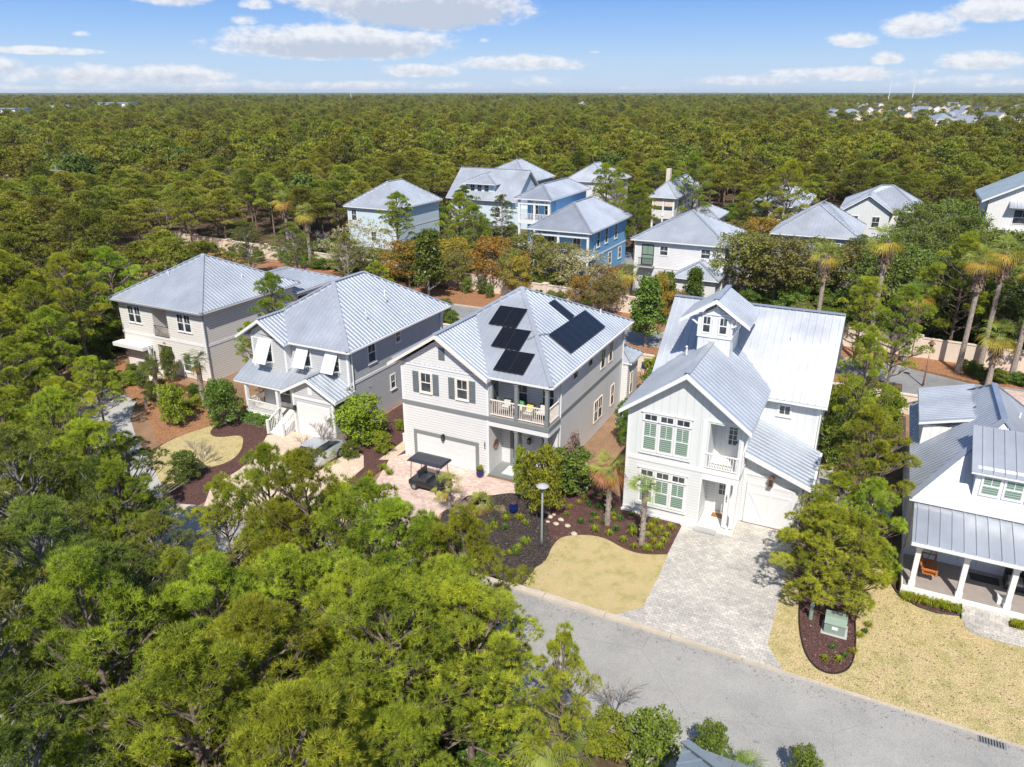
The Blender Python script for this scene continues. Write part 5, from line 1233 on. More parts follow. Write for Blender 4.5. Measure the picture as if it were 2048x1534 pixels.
for i,(x,y,H,sc_) in enumerate([(-9.6,-16.6,9.6,.85),(-7.0,-17.0,9.2,1.0),(-4.2,-16.9,8.9,1.0),(-11.2,-17.6,7.6,.75),(-1.9,-17.6,8.6,1.0),(.9,-18.6,7.6,.8),(-21.5,-17.6,9.2,1.0),(-18.8,-18.0,8.9,.9),(-24.2,-18.4,9.6,1.05),(-16.2,-18.4,8.2,.85)]):
    count+=1; tree_pose(NEAR[(i*2)%5],x,y,sc_,H/8.3,i*2.1,'bright pine of the front rank leaning over the street kerb','front rank of pines along the kerb')
# woods west and north
def sandy(x,y):
    u,v=scr(x,y,0); u2,v2=scr(x,y,7)
    return (-30<u<215 and 322<v<408 and prng.random()<.93) or (-30<u2<200 and 335<v2<385 and prng.random()<.62)
def ok_wood(x,y):
    if not seen(x,y,.06) or inbox(x,y,1.0): return False
    if near_side(x,y) or y<-30: return False
    yk=0
    if y<20:
        if x<-48.2 and y>-2: return True
        return x<-44.5+(y+2)*.0 and y>-26+(-x-48)*.9 if y<=-2 else False
    if 20<=y<=50: return x<-80+(y-20)*.1 or (x<-50 and 20<=y<22 and prng.random()<.5)
    if y<112: return x<-66 and not sandy(x,y)
    return True
def clear_far(x,y):
    d=dist(x,y); u=scr(x,y,5)[0]
    if u>1700 and 400<d<1350: return prng.random()<.90
    if u>1450 and 520<d<1200: return prng.random()<.6
    return False
mid_pts=scatter(90000,(-420,260),(-25,330),lambda x,y: ok_wood(x,y) and dist(x,y)<300 and not clear_far(x,y),4.7,prng,[])
far_pts=scatter(60000,(-1100,420),(60,1050),lambda x,y: ok_wood(x,y) and 296<dist(x,y)<1000 and not clear_far(x,y),7.2,prng,[])
vfar_pts=scatter(60000,(-2300,900),(500,2300),lambda x,y: seen(x,y,.05) and 985<dist(x,y)<2150 and not clear_far(x,y),15,prng,[])
mid_pts.sort(key=lambda p:dist(*p))
nind=max(0,300-count-8)
ind,rest=mid_pts[:nind],mid_pts[nind:]
for x,y in ind:
    t=MIDT[prng.randrange(4)]; s=prng.uniform(.9,1.25); sz=prng.uniform(.72,.98)
    if dist(x,y)<75: t=NEAR[prng.randrange(5)]; s*=1.18; sz*=1.2
    s*=1.12; tree_pose(t,x,y,s,sz,prng.uniform(0,6.28),'dark green pine in the dense wood behind and left of the cream corner house','pines of the wood on the left')
# eight of the remaining wood pines carry the meshes that the mass of the wood repeats
src=[]
k=len(rest)//3
for i,me in enumerate(MID+FAR):
    p=rest.pop(5+i*3) if i<4 else far_pts.pop(7*i)
    o=bpy.data.objects.new('pine_tree',me); COL.objects.link(o); o.location=(p[0],p[1],-.1); settag(o,'dark green pine deep in the wood beyond the houses','pine tree','pines deep in the wood'); src.append(o)
def instanced(name,pts,srcs,label,cat,zs=(.8,1.2),sx=(.85,1.25),zfun=None,seed=1):
    rg=random.Random(seed); me=bpy.data.meshes.new(name); me.from_pydata([(x,y,-.1 if zfun is None else zfun(x,y)) for x,y,_ in pts],[],[]); 
    a=me.attributes.new('idx','INT','POINT'); a.data.foreach_set('value',[i for _,_,i in pts])
    rt=me.attributes.new('rot','FLOAT_VECTOR','POINT'); rt.data.foreach_set('vector',[c for _ in pts for c in (0,0,rg.uniform(0,6.28))])
    sc=me.attributes.new('scl','FLOAT_VECTOR','POINT'); L=[]
    for x,y,_ in pts:
        s=rg.uniform(*sx); L+= [s,s,rg.uniform(*zs)]
    sc.data.foreach_set('vector',L)
    ob=bpy.data.objects.new(name,me); COL.objects.link(ob); settag(ob,label,cat,None,'stuff')
    ng=bpy.data.node_groups.new(name,'GeometryNodeTree'); ng.interface.new_socket('Geometry',in_out='INPUT',socket_type='NodeSocketGeometry'); ng.interface.new_socket('Geometry',in_out='OUTPUT',socket_type='NodeSocketGeometry')
    N=ng.nodes; gi=N.new('NodeGroupInput'); go=N.new('NodeGroupOutput'); ip=N.new('GeometryNodeInstanceOnPoints'); jn=N.new('GeometryNodeJoinGeometry')
    for s_ in reversed(srcs):
        oi=N.new('GeometryNodeObjectInfo'); oi.inputs['Object'].default_value=s_; oi.inputs['As Instance'].default_value=True; oi.transform_space='ORIGINAL'
        ng.links.new(oi.outputs['Geometry'],jn.inputs[0])
    ng.links.new(gi.outputs[0],ip.inputs['Points']); ng.links.new(jn.outputs[0],ip.inputs['Instance']); ip.inputs['Pick Instance'].default_value=True
    for nm,typ,sk in (('idx','INT','Instance Index'),('rot','FLOAT_VECTOR','Rotation'),('scl','FLOAT_VECTOR','Scale')):
        na=N.new('GeometryNodeInputNamedAttribute'); na.data_type=typ; na.inputs['Name'].default_value=nm; ng.links.new(na.outputs[0],ip.inputs[sk])
    ng.links.new(ip.outputs[0],go.inputs[0]); md=ob.modifiers.new('gn','NODES'); md.node_group=ng; return ob
instanced('distant_pine_wood',[(x,y,4+prng.randrange(4)) for x,y in vfar_pts],src,'paler green wood between the houses of the horizon and the last ridge','pine wood',zs=(.9,1.5),sx=(1.6,2.8),seed=8)
def bare_tree(seed,H,spread=.5,levels=4,r0=.06,nbr=4,mat='bark_grey',stems=1):
    rng=random.Random(seed); mb=MB()
    def grow(p,d,L,r,lv):
        q=p+d*L; m=p.lerp(q,.5)+Vector((rng.uniform(-1,1),rng.uniform(-1,1),0))*L*.06
        mb.tube([p,m,q],[r,r*.85,r*.65],4 if lv>1 else 3,cap=False)
        if lv==0: return
        for i in range(nbr):
            t=rng.uniform(.35,1.0); s=p.lerp(q,t); a=Vector((rng.gauss(0,spread),rng.gauss(0,spread),rng.gauss(0,spread*.5)))
            grow(s,(d+a+Vector((0,0,.15))).normalized(),L*rng.uniform(.5,.75),r*.55,lv-1)
    for k in range(stems): grow(Vector((0,0,0)),Vector((rng.gauss(0,.12 if stems==1 else .3),rng.gauss(0,.12 if stems==1 else .3),1)).normalized(),H*.42,r0,levels)
    return mb.mesh('branches',[MT[mat]])
bt=bpy.data.objects.new('bare_tree',bare_tree(11,9,.6,4,.12,5)); COL.objects.link(bt); bt.location=(-88,44,0); settag(bt,'silvery leafless tree rising among the pines left of the cream corner house','bare tree'); src.append(bt)
ot=bpy.data.objects.new('oak_tree',combine('oak_far',*make_tree(91,'leaf',8.5,3.4,.3,26,1.2,(26,5,.26),'oak_dark','bark_grey',flat=.8,profile='round',lean=.1))); COL.objects.link(ot); ot.location=(-76,62,0); settag(ot,'dark rounded oak among the pines behind the cream corner house','oak tree'); src.append(ot)
def pick(d):
    q=prng.random()
    if q<.045: return 8
    if q<.13: return 9
    return prng.randrange(4) if d<170 else 4+prng.randrange(4)
pts=[(x,y,pick(dist(x,y))) for x,y in rest]+[(x,y,pick(999)) for x,y in far_pts]
instanced('pine_wood',pts,src,'dense green pine wood stretching behind all the houses to the horizon','pine wood',zs=(.72,1.2),sx=(1.0,1.65))
print('TREES near',len(near_pts),'mid',len(mid_pts),'far',len(far_pts))
# beyond a kilometre the wood reads as one bumpy canopy
rg=np.random.default_rng(4); NV=[]; NF=[]
for (d0,d1,st) in ((1950,4500,34),(4300,13000,150)):
    nu=int((d1-d0)/(st*1.6))+1; aa=np.arange(-.78,.78,st/((d0+d1)/2)*1.1)
    ds=np.linspace(d0,d1,nu); A_,D_=np.meshgrid(aa,ds); X=CAM[0]+D_*(-np.sin(YAW-A_)); Y=CAM[1]+D_*np.cos(YAW-A_)
    amp=6.0
    Z=8.6+rg.uniform(-amp*.5,amp*.5,X.shape)+1.2*np.sin(X/90)*np.cos(Y/140)+(1.5 if d0>1500 else 0); Z[0,:]=0 if d0==1950 else Z[0,:]
    k=sum(len(v) for v in NV); NV.append(np.stack([X,Y,Z],2).reshape(-1,3)); w_=X.shape[1]
    i,j=np.meshgrid(np.arange(X.shape[0]-1),np.arange(w_-1),indexing='ij'); a=(i*w_+j).ravel()+k
    NF.append(np.stack([a,a+1,a+w_+1],1)); NF.append(np.stack([a,a+w_+1,a+w_],1))
me=npmesh('distant_wood',np.concatenate(NV),np.concatenate(NF),'canopy'); o=bpy.data.objects.new('distant_wood',me); COL.objects.link(o); settag(o,'far wood reading as one dark green band at the horizon','wood',None,'stuff')

def hgt(u,v,x,y):
    """height above ground of picture row v over the spot x,y (used to read tree heights off the survey photo)"""
    r=ray(u,v); f=lambda a,b:-math.sin(YAW)*a+math.cos(YAW)*b
    return CAM[2]+r[2]*f(x-CAM[0],y-CAM[1])/f(r[0],r[1])
def broad(seed,H,Rc,z0,npads,rp,per,nl,size,mat,prof='round',flat=.8,bark='bark_grey'):
    return make_tree(seed,'leaf',H,Rc,z0,npads,rp,(per,nl,size),mat,bark,flat=flat,profile=prof,lean=.1,branch_r=.05,trunk_r=H*.018)
OAKD=[broad(95+i,7.0,3.3,.22,48,.9,32,5,.12,'oak_dark') for i in range(2)]
OAKO=[broad(70+i,6.5,3.2,.30,46,.75,26,5,.12,'oak_orange') for i in range(3)]
OAKG=[broad(75+i,7.0,3.3,.28,46,.85,30,5,.12,'oak') for i in range(3)]
MAG=[broad(80+i,6.0,1.9,.22,40,.6,30,5,.12,'magnolia','cone') for i in range(2)]
SPR=make_tree(97,'leaf',6.5,3.2,.3,46,.8,(16,4,.09),'pale_oak','bark_grey',flat=.8,profile='round',lean=.1,branch_r=.05)
SHR=[broad(85+i,2.6,1.15,.08,34,.38,34,5,.07,m,'round') for i,m in enumerate(('bush','magnolia','hedge'))]
DRY=broad(88,1.3,.45,.05,10,.25,40,5,.045,'dead_leaf')
BARE=[bare_tree(1,6,.55,4,.09,4),bare_tree(2,6,.6,4,.08,5),bare_tree(3,2.4,.45,3,.022,5,stems=3)]
def plant(mt,name,label,cat,x,y,s=1,sz=None,rz=None,group=None,parts=('trunk','crown')):
    r=thing(name,label,cat,(x,y,-.02),group,prng.uniform(0,6.28) if rz is None else rz); r.scale=(s,s,s if sz is None else sz)
    for n_,m_ in zip(parts,mt if isinstance(mt,tuple) else (mt,)): inst(n_,m_,r)
    return r
# oaks and magnolias between the boulevard wall and the second row of houses
for i,(u,v,s,k,lab) in enumerate([
  (728,560,1.15,'b','pale almost bare oak, leftmost of the trees along the boulevard wall'),
  (820,575,1.15,'o','rusty orange oak left of the big dark magnolia'),
  (905,560,1.05,'o','rusty orange oak right behind the big dark magnolia'),
  (985,580,1.25,'o','brightest orange oak overhanging the cream wall'),
  (1055,560,1.1,'g','olive oak between the orange oaks and the sky blue house'),
  (1120,585,1.1,'g','thin olive oak in front of the sky blue house porches'),
  (1165,610,.95,'b','bare oak right behind the peak of the solar panel roof'),
  (1205,600,.8,'o','small orange tinged oak by the cream wall, in front of the sky blue wall'),
  (1480,600,1.45,'g','large olive oak right of the white house with the iron balcony'),
  (1545,610,1.4,'g','large olive oak just behind the bright ridge of the cupola house'),
  (1610,600,1.3,'g','olive oak left of the tall palm behind the cupola house'),
  (1700,600,1.2,'g','olive oak between two tall palms behind the cupola house'),
  (1520,520,1.2,'o','brownish oak before the broad grey hip roof'),
  (1585,520,1.1,'g','small olive oak before the broad grey hip roof'),
  (690,560,.9,'b','bare shrubby oak at the left end of the cream wall')]):
    x,y=at(u,v); mt={'o':OAKO,'g':OAKG,'b':None}[k]
    if k=='b':
        r=plant(BARE[i%2],'bare_tree',lab,'bare tree',x,y,s*1.1,s*.95,parts=('branches',)); inst('crown',SPR[1],r)
        MT_=bpy.data.meshes.new_from_object if False else None
    else: plant(mt[i%3],'oak_tree',lab,'oak tree',x,y,s*.92,s*.72)
for u,v,s,lab in ((858,598,1.25,'large dark green magnolia rising behind the grey cottage roof'),(1290,695,1.05,'magnolia with a bare lower trunk in the boulevard median beside the solar panel house'),(1330,640,.8,'dark magnolia close behind the left corner of the bright roof'),(1385,620,.75,'magnolia against the white house porch roof'),(1103,500,.95,'narrow dark magnolia in front of the sky blue house'),(1190,470,.8,'dark magnolia by the slate roof ridge behind the sky blue house')):
    x,y=at(u,v); plant(MAG[int(u)%2],'magnolia_tree',lab,'magnolia',x,y,s*1.05,s)
# dark oaks on the right beyond the wall
for i,(u,v) in enumerate([(1770,600),(1800,560),(1850,640),(1890,600),(1935,640),(1990,660),(2040,640),(1850,540),(1910,520),(1970,560),(2035,570),(1830,480),(1895,470),(2045,700),(1800,640)]):
    x,y=at(u,v+45); y=max(y,37.5); plant(OAKD[i%2],'oak_tree','dense dark oak crowded behind the boulevard wall at the right','oak tree',x,y,1.15,1.1,group='dark oaks behind the wall at the right')
x,y=at(1885,520); plant(BARE[1],'bare_tree','silvery bare tree among the dark oaks on the right','bare tree',x,y,1.7,1.5,parts=('branches',))
x,y=at(1745,640); plant(BARE[0],'bare_tree','grey leafless tree behind the boulevard near the tall palms','bare tree',x,y,.9,.95,parts=('branches',))
for i,(u,v,s) in enumerate([(660,450,1.1),(640,520,.9),(700,470,1.0),(1640,330,1.6)]):
    x,y=at(u,v); plant(BARE[i%2],'bare_tree',['leafless grey tree left of the white hip roofed house','bare tree at the left end of the boulevard fence','second leafless tree against the left end of the white hip roofed house','bare tree standing at the edge of the wood above the cream house'][i],'bare tree',x,y,s,parts=('branches',))

# palms
def fan(mb_lists,p,d,L,n,arc,droop,rng,w=.032):
    """one costapalmate frond: petiole end p, direction d, leaflets of length L"""
    V,F=mb_lists; up=Vector((0,0,1)); s=d.cross(up)
    if s.length<.05: s=Vector((1,0,0))
    s.normalize(); nn=s.cross(d).normalized()
    for i in range(n):
        a=(i/(n-1)-.5)*arc+rng.uniform(-.04,.04); e=(d*math.cos(a)+s*math.sin(a)); side=nn.cross(e).normalized()
        ln=L*(1-.28*abs(a)/(arc/2))*rng.uniform(.88,1.08); p1=p+e*ln*.55+nn*(.03*ln); p2=p+e*ln-up*droop*ln*rng.uniform(.6,1.3)
        k=len(V); V+= [p,p1-side*w*.5+nn*.012,p1+side*w*.5-nn*.0,p2]; F+= [(k,k+1,k+2),(k+1,k+3,k+2)]
def make_palm(seed,H,nf,L,green='frond',dead=8,gold=4,skirt=False,trunk_r=.14,pet=.55,n=16,deadmat='frond_gold'):
    rng=random.Random(seed); mb=MB()
    mb.tube([(0,0,0),(.02,0,H*.3),(0.03,.02,H*.7),(0,0,H)],[trunk_r*1.25,trunk_r,trunk_r*.95,trunk_r*1.15],9)
    if not skirt and H>1.0:
        for i in range(int(H/.11)):
            z=.1+i*.11; a=i*2.4; c=Vector((math.cos(a),math.sin(a),0))*trunk_r*.95+Vector((0,0,z))
            mb.beam(c,c+Vector((math.cos(a)*.07,math.sin(a)*.07,.13)),.07,.025)
    parts=[('trunk',mb.mesh('trunk',[MT['bark_palm']]))]
    def batch(k,e0,e1,Lf,droop,petl,mat,nm,arc=2.9):
        V=[];F=[];pm=[]
        for i in range(k):
            a=i*2.399+rng.uniform(-.3,.3); el=R(rng.uniform(e0,e1)); d=Vector((math.cos(a)*math.cos(el),math.sin(a)*math.cos(el),math.sin(el)))
            o=Vector((0,0,H)); p=o+d*petl*rng.uniform(.8,1.2); q=Vector((d.x,d.y,d.z-.25-droop*.3)).normalized(); side=Vector((-math.sin(a),math.cos(a),0))*.02
            kk=len(V); V+=[o-side,o+side,p+side*.5,p-side*.5]; F+=[(kk,kk+1,kk+2),(kk,kk+2,kk+3)]
            fan((V,F),p,q,Lf,n,arc,droop,rng)
        return (nm,npmesh(nm,np.array([tuple(v) for v in V]),np.array(F),mat))
    parts.append(batch(nf,-15,78,L,.28,pet,green,'fronds'))
    if gold: parts.append(batch(gold,-30,5,L*.95,.45,pet,deadmat,'yellowing_fronds'))
    if dead: parts.append(batch(dead,-75,-40,L*.8,.55,pet*.7,'frond_dead' if not skirt else 'skirt','dead_fronds',2.2))
    if skirt:
        V=[];F=[]
        for i in range(90):
            a=rng.uniform(0,6.28); z=H-rng.uniform(.1,1.7); r=trunk_r+.05; o=Vector((math.cos(a)*r,math.sin(a)*r,z)); e=Vector((math.cos(a)*(r+.28),math.sin(a)*(r+.28),z-rng.uniform(.5,.9))); s=Vector((-math.sin(a),math.cos(a),0))*.09
            k=len(V); V+=[o-s*.3,o+s*.3,e+s,e-s]; F+=[(k,k+1,k+2),(k,k+2,k+3)]
        parts.append(('skirt',npmesh('skirt',np.array([tuple(v) for v in V]),np.array(F),'skirt')))
    return parts
def palm(parts,x,y,label,rz=0,s=1.0,group=None,z=0):
    r=thing('palm_tree',label,'palm tree',(x,y,z),group,rz,s)
    for n_,m_ in parts: inst(n_,m_,r)
    return r
palm(make_palm(1,3.35,18,.78,dead=9,gold=12,deadmat='frond_dead'),*at(1214,1048),'palm with a skirt of hanging orange fronds left of the pale grey house',.4)
palm(make_palm(2,3.15,20,.62,dead=0,gold=0,green='frond'),*at(1283,1088),'green palm with a clean curved trunk in front of the lower triple window',1.1)
palm(make_palm(3,1.35,14,.62,dead=3,gold=3),*at(898,1016),'short palm with one yellow frond beside the black golf cart',2.0)
palm(make_palm(4,.25,11,.75,dead=0,gold=5,pet=.35,deadmat='frond_dead'),*at(963,1016),'trunkless palm with rust coloured fronds in the black mulch',.3)
palm(make_palm(5,.3,12,.6,dead=2,gold=5,pet=.35,green='frond'),*at(655,925),'low yellow palm at the edge of the tan drive',.3)
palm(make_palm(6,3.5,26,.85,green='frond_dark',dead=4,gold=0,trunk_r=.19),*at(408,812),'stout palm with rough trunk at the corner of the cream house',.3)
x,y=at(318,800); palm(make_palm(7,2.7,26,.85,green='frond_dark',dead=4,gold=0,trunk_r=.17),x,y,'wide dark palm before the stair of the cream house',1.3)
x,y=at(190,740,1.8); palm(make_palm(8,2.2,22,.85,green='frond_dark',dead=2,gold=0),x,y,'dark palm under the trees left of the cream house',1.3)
x,y=at(292,815); palm(make_palm(9,.6,14,.6,green='frond_dark',dead=0,gold=0),x,y,'low palm shrub beside the stair of the cream house',1.3)
x,y=at(1103,1470,2.6); palm(make_palm(10,2.5,34,.95,green='frond',dead=12,gold=3,trunk_r=.2,pet=.7,n=26,deadmat='frond'),x,y,'large fan palm at the bottom edge beside the street',1.3,1.0)
x,y=at(1490,1545,.6); palm(make_palm(11,.5,14,.7,dead=2,gold=0,pet=.4),x,y,'low fan palm between the two shrubs at the bottom edge',1.3)
for i,(bu,bv,cu_,cv,lab) in enumerate([(1915,745,1960,520,'tall palm with a long bare trunk, left of the tallest pair on the right'),(1958,737,2015,500,'tallest palm on the right, crown partly cut by the frame'),(1975,772,2005,672,'short stout palm with yellow fronds at the boulevard kerb'),(1808,724,1846,590,'yellow fan palm of middle height right of the bright pines'),(1729,737,1779,478,'tall palm with a drooping dry crown behind the bright pines'),(622,535,609,425,'slender palm left of the white hip roofed house'),(580,520,553,400,'yellow palm, leftmost behind the leftmost cream house'),(682,470,672,437,'low yellow palm against the white hip roofed house'),(690,440,665,385,'dry brown palm at the edge of the wood left of the white house'),(1255,590,1242,545,'bushy palm between the sky blue house and the iron balcony house')]):
    x,y=at(bu,bv); H=max(1.2,hgt(cu_,cv,x,y)-.1)
    palm(make_palm(30+i,H,24,1.1,dead=10,gold=16,skirt=H>4,trunk_r=.2,pet=.8,n=16),x,y,lab,i*1.1,1.0)
x,y=6.4,37.2; palm(make_palm(45,hgt(1662,510,x,y),22,1.1,dead=10,gold=12,skirt=True,trunk_r=.2,pet=.8,n=14),x,y,'tall palm rising right behind the bright roof of the cupola house',.4)
x,y=21.9,33.4; palm(make_palm(46,9,22,1.1,dead=10,gold=12,skirt=True,trunk_r=.2,pet=.8,n=14),x,y,'palm trunk at the very right edge before the wall',.4)

# shrubs near the houses
def shrub(k,u,v,s,sz,lab,group=None,xy=None):
    x,y=xy or at(u,v); return plant(SHR[k],'shrub',lab,'shrub',x,y,s,sz,group=group,parts=('stems','leaves'))
shrub(0,1084,1030,.92,1.5,'tall bright green shrub right behind the street lamp')
shrub(0,1082,985,.45,1.2,'narrow bright leafy shrub before the porch column',xy=(-5.6,-1.6))
shrub(1,1142,988,1.15,1.05,'rounded dark shrub below the corner of the solar panel house')
x,y=at(1140,978); plant(DRY,'shrub','dry brown twiggy shrub standing behind the rounded dark shrub','shrub',x,y,1.3,2.6,parts=('stems','leaves'))
shrub(0,725,888,1.35,1.2,'large yellow-green bush between the two garages'); shrub(1,690,868,1.0,1.2,'darker bush left of the large yellow-green bush')
shrub(2,700,915,.5,.4,'small clipped green mound in the mulch by the tan drive'); shrub(0,766,905,.55,.55,'loose yellow-green shrub at the edge of the rose paver drive')
shrub(1,452,850,1.05,1.25,'leafy young magnolia shrub beside the dark mulch lawn edge'); shrub(1,345,765,.5,1.1,'dark purple-green shrub at the foot of the cream house stair')
shrub(0,352,850,.9,1.1,'airy green shrub over the orange straw bed'); shrub(1,375,960,.8,.7,'dark low shrub in the mulch at the tip of the curved lawn')
shrub(1,1245,890,.5,1.2,'narrow dark shrub in the side yard gap'); shrub(0,800,860,.3,.3,'little green shrub beside the square white planter')
shrub(2,905,655,.6,.6,'bright green shrub behind the grey cottage'); shrub(1,890,645,.8,.9,'dark shrub behind the grey cottage corner')
shrub(1,1303,1500,0.78,.95,'glossy shrub at the bottom edge between the palm and the blue roof',xy=at(1303,1490,1.2)); shrub(1,1425,1500,.5,.7,'glossy shrub with bronze tips right behind the blue roof tip',xy=at(1425,1490,1.0)); shrub(1,1612,1530,.42,.6,'glossy shrub at the bottom edge, rightmost',xy=at(1612,1532,.9))
shrub(0,1200,1500,.8,.5,'thin yellow shrub on the sandy verge at the bottom',xy=at(1215,1500))
for i,(u,v) in enumerate([(1950,750),(1965,760),(1985,758),(2000,765),(2030,768),(2044,772),(1935,742)]): shrub(2,u,v,.55,.35,'clipped dark mound shrubs in the straw before the boulevard wall','mound shrubs on the boulevard')
for i,(x,y) in enumerate([(-3.2,17),(-2.6,15.2),(9.8,17),(10.3,14),(11.4,16.2),(10.9,19),(12.4,13.4),(9.9,11.2),(13.0,17.5)]): shrub(i%2,0,0,.9,1.2,'leafy shrubs crowding the shady side yard behind the houses','shrubs in the side yards',xy=(x,y))
hd=thing('hedge','low clipped hedge in front of the grey cottage porch','hedge',(-27.2,-.6,0))
hr=np.random.default_rng(9); Cc=hr.uniform((-28.3,-.95,.1),(-25.5,-.25,.75),(1500,3)); Nn=np.tile([[0,-.2,1.0]],(1500,1)); V,F=leaves(Cc,Nn,4,.06,hr,off=.03); me=npmesh('leaves',V-np.array([[-27.2,-.6,0]]),F,'hedge'); inst('leaves',me,hd)
MB().box(-28.2,-25.6,-.85,-.35,0,.5).part('stems','bark_grey',hd)
for u,v,s,lab,k in ((650,925,.6,'leafless young tree in front of the grey cottage garage',1),(745,835,.72,'slender leafless tree in the gap between the two garages',0),(1225,1430,.55,'bare twiggy shrub on the verge at the bottom edge',2),(880,640,.45,'bare twiggy shrub behind the grey cottage',2),(402,930,.5,'bare brownish crape myrtle on the curved lawn',2),(612,905,.35,'small bare shrub beside the porch steps',2)):
    x,y=at(u,v); s_=s*(2.0 if k==2 else 1); plant(BARE[k],'bare_shrub' if k==2 else 'bare_tree',lab,'shrub' if k==2 else 'bare tree',x,y,s_,parts=('branches',))
wr=random.Random(12)
for i in range(46):
    x=-72+i*1.75+wr.uniform(-.6,.6); 
    if x>7: break
    y=(39.9-.077*(x+28))-wr.uniform(1.0,3.0); k=wr.choice([0,1,1,2]); 
    if -13<x<-9: continue
    plant(SHR[k] if wr.random()<.6 else (OAKG[0] if wr.random()<.5 else OAKO[1]),'shrub','loose shrubs and saplings in the straw along the far boulevard wall','shrub',x,y,(1.0 if k else .9)*wr.uniform(.7,1.2) if wr.random()<.0 else wr.uniform(.45,.7),wr.uniform(.5,.8),group='shrubs along the far boulevard wall',parts=('stems','leaves'))
for i in range(20):
    x=-62+i*2.6+wr.uniform(-.8,.8); plant(SHR[i%3],'shrub','rounded shrubs in the strip of ground behind the back yards','shrub',x,20.2+wr.uniform(-1,1),wr.uniform(.7,1.1),wr.uniform(.7,1.3),group='shrubs behind the back yards',parts=('stems','leaves'))
for i in range(16):
    x,y=wr.uniform(-46,-31),wr.uniform(-1.5,2.6); plant(SHR[i%2],'shrub','low shrubs in the straw before the cream corner house','shrub',x,y,wr.uniform(.35,.6),wr.uniform(.3,.6),group='low shrubs before the cream house',parts=('stems','leaves'))
# grass clumps
def clump(seed,nb,L,mat,name='leaves'):
    rng=random.Random(seed); V=[];F=[]
    for i in range(nb):
        a=rng.uniform(0,6.28); o=rng.uniform(0,.05); ln=L*rng.uniform(.6,1.1); t=rng.uniform(.3,1.25); c=Vector((math.cos(a),math.sin(a),0)); s=Vector((-c.y,c.x,0))*.014
        p0=c*o; p1=c*(o+ln*.45*math.sin(t))+Vector((0,0,ln*.75)); p2=c*(o+ln*.95*math.sin(t))+Vector((0,0,ln*(.9-.55*math.sin(t))))
        k=len(V); V+=[p0-s,p0+s,p1+s,p1-s,p2]; F+=[(k,k+1,k+2),(k,k+2,k+3),(k+3,k+2,k+4)]
    return npmesh(name,np.array([tuple(v) for v in V]),np.array(F),mat)
CL=[clump(i,90,.42,'grassy') for i in range(3)]; CD=[clump(9+i,80,.36,'grass_dk') for i in range(2)]
def tuft(me,x,y,s,lab,grp,z=.0):
    o=bpy.data.objects.new('grass_clump',me); COL.objects.link(o); o.location=(x,y,z); o.scale=(s,s,s); o.rotation_euler=(0,0,prng.uniform(0,6)); settag(o,lab,'grass clump',grp)
for cx_,cy_ in [(1680,590),(1640,640),(1620,700),(1690,680),(1800,640),(1770,700),(1750,750),(1670,760),(1710,800),(1610,815),(1505,795),(1420,740),(1490,685),(1300,685),(1185,655),(1510,650),(1730,650)]: tuft(CL[prng.randrange(3)],*C8(cx_,cy_+12),prng.uniform(.85,1.15),'yellow-green arching grass clumps in the mulch bed below the triple windows','yellow grass clumps of the mulch bed')
for cx_,cy_ in [(1070,590),(1180,530),(1130,440),(1360,650),(1390,565),(1340,510),(1480,640),(1240,460),(1490,530),(1210,470),(1590,580)]: tuft(CD[prng.randrange(2)],*C8(cx_,cy_+10),prng.uniform(.9,1.2),'dark green grass clumps in the brown mulch near the palms','dark grass clumps of the mulch bed')
for cx_,cy_ in [(410,490),(555,550),(110,600),(230,610),(450,640),(570,560),(620,760),(300,640)]: tuft((CD+CL)[prng.randrange(5)],*C8(cx_,cy_+10),prng.uniform(.8,1.2),'loose green tufts growing in the black mulch around the rusty palm','tufts in the black mulch')
for i in range(14):
    u_,v_=wr.uniform(1125,1230),wr.uniform(990,1050); tuft((CD+CL)[i%5],*at(u_,v_),wr.uniform(.6,1.0),'small scattered tufts around the foot of the orange skirted palm','scattered tufts by the orange skirted palm')
for i in range(16):
    u_,v_=wr.uniform(950,1060),wr.uniform(1030,1110); tuft((CD+CL)[i%5],*at(u_,v_),wr.uniform(.6,1.1),'loose green tufts growing in the black mulch around the rusty palm','tufts in the black mulch')
for i in range(10): tuft(CL[i%3],14.35+i*.235,-1.85,1.15,'yellow-green grass clumps in a row along the front of the rocker porch','grass row along the porch')
for i in range(7): tuft(CL[i%3],18.7+i*.3,-1.85,1.1,'yellow-green grass clumps right of the porch steps','grass row right of the steps')
for x,y in ((13.7,-.7),(13.75,-.3),(13.7,.2),(13.6,.7)): tuft(CL[prng.randrange(3)],x,y,1.1,'yellow-green grass clumps at the left side of the porch','grass at the porch side')
for x,y in ((12.6,-5.6),(12.8,-5.2),(12.9,-4.7),(11.6,-6.9),(12.1,-7.2),(11.9,-7.6),(12.4,-6.8),(11.4,-7.8)): tuft((CL+CD)[prng.randrange(5)],x,y,.75,'small grass tufts around the transformer box','tufts at the transformer box')
for x,y in ((-14.2,-2.6),(-14.9,-2.2),(-15.1,-3.4)): tuft(CL[0],x,y,1.2,'yellow ornamental grass between the two driveways','grass between driveways')
for x,y,m_ in ((-9.05,-.35,CD[0]),(-9.05,-.35,CL[1])):
    q=[o for o in scene.objects if o.name.startswith('plant_pot') and abs(o.location.x-x)<.01][0]; e=inst('plant',m_,q); e.location=(0,0,.45)
lg=np.random.default_rng(31); n_=5200
lx=lg.uniform(-20,26,n_); ly=np.where(lg.random(n_)<.5,-9.35-np.abs(lg.normal(0,.35,n_)),lg.uniform(-16,-9.3,n_)); lz=np.full(n_,-.088)
keep=(lg.random(n_)<np.where(ly>-10.2,.28,np.where(lx<1,.5,.07))); 
l2=lg.uniform((-9,-9,.06),(20,-1,.062),(1600,3)); l2=l2[(l2[:,0]<-1)|(l2[:,0]>10.3)]
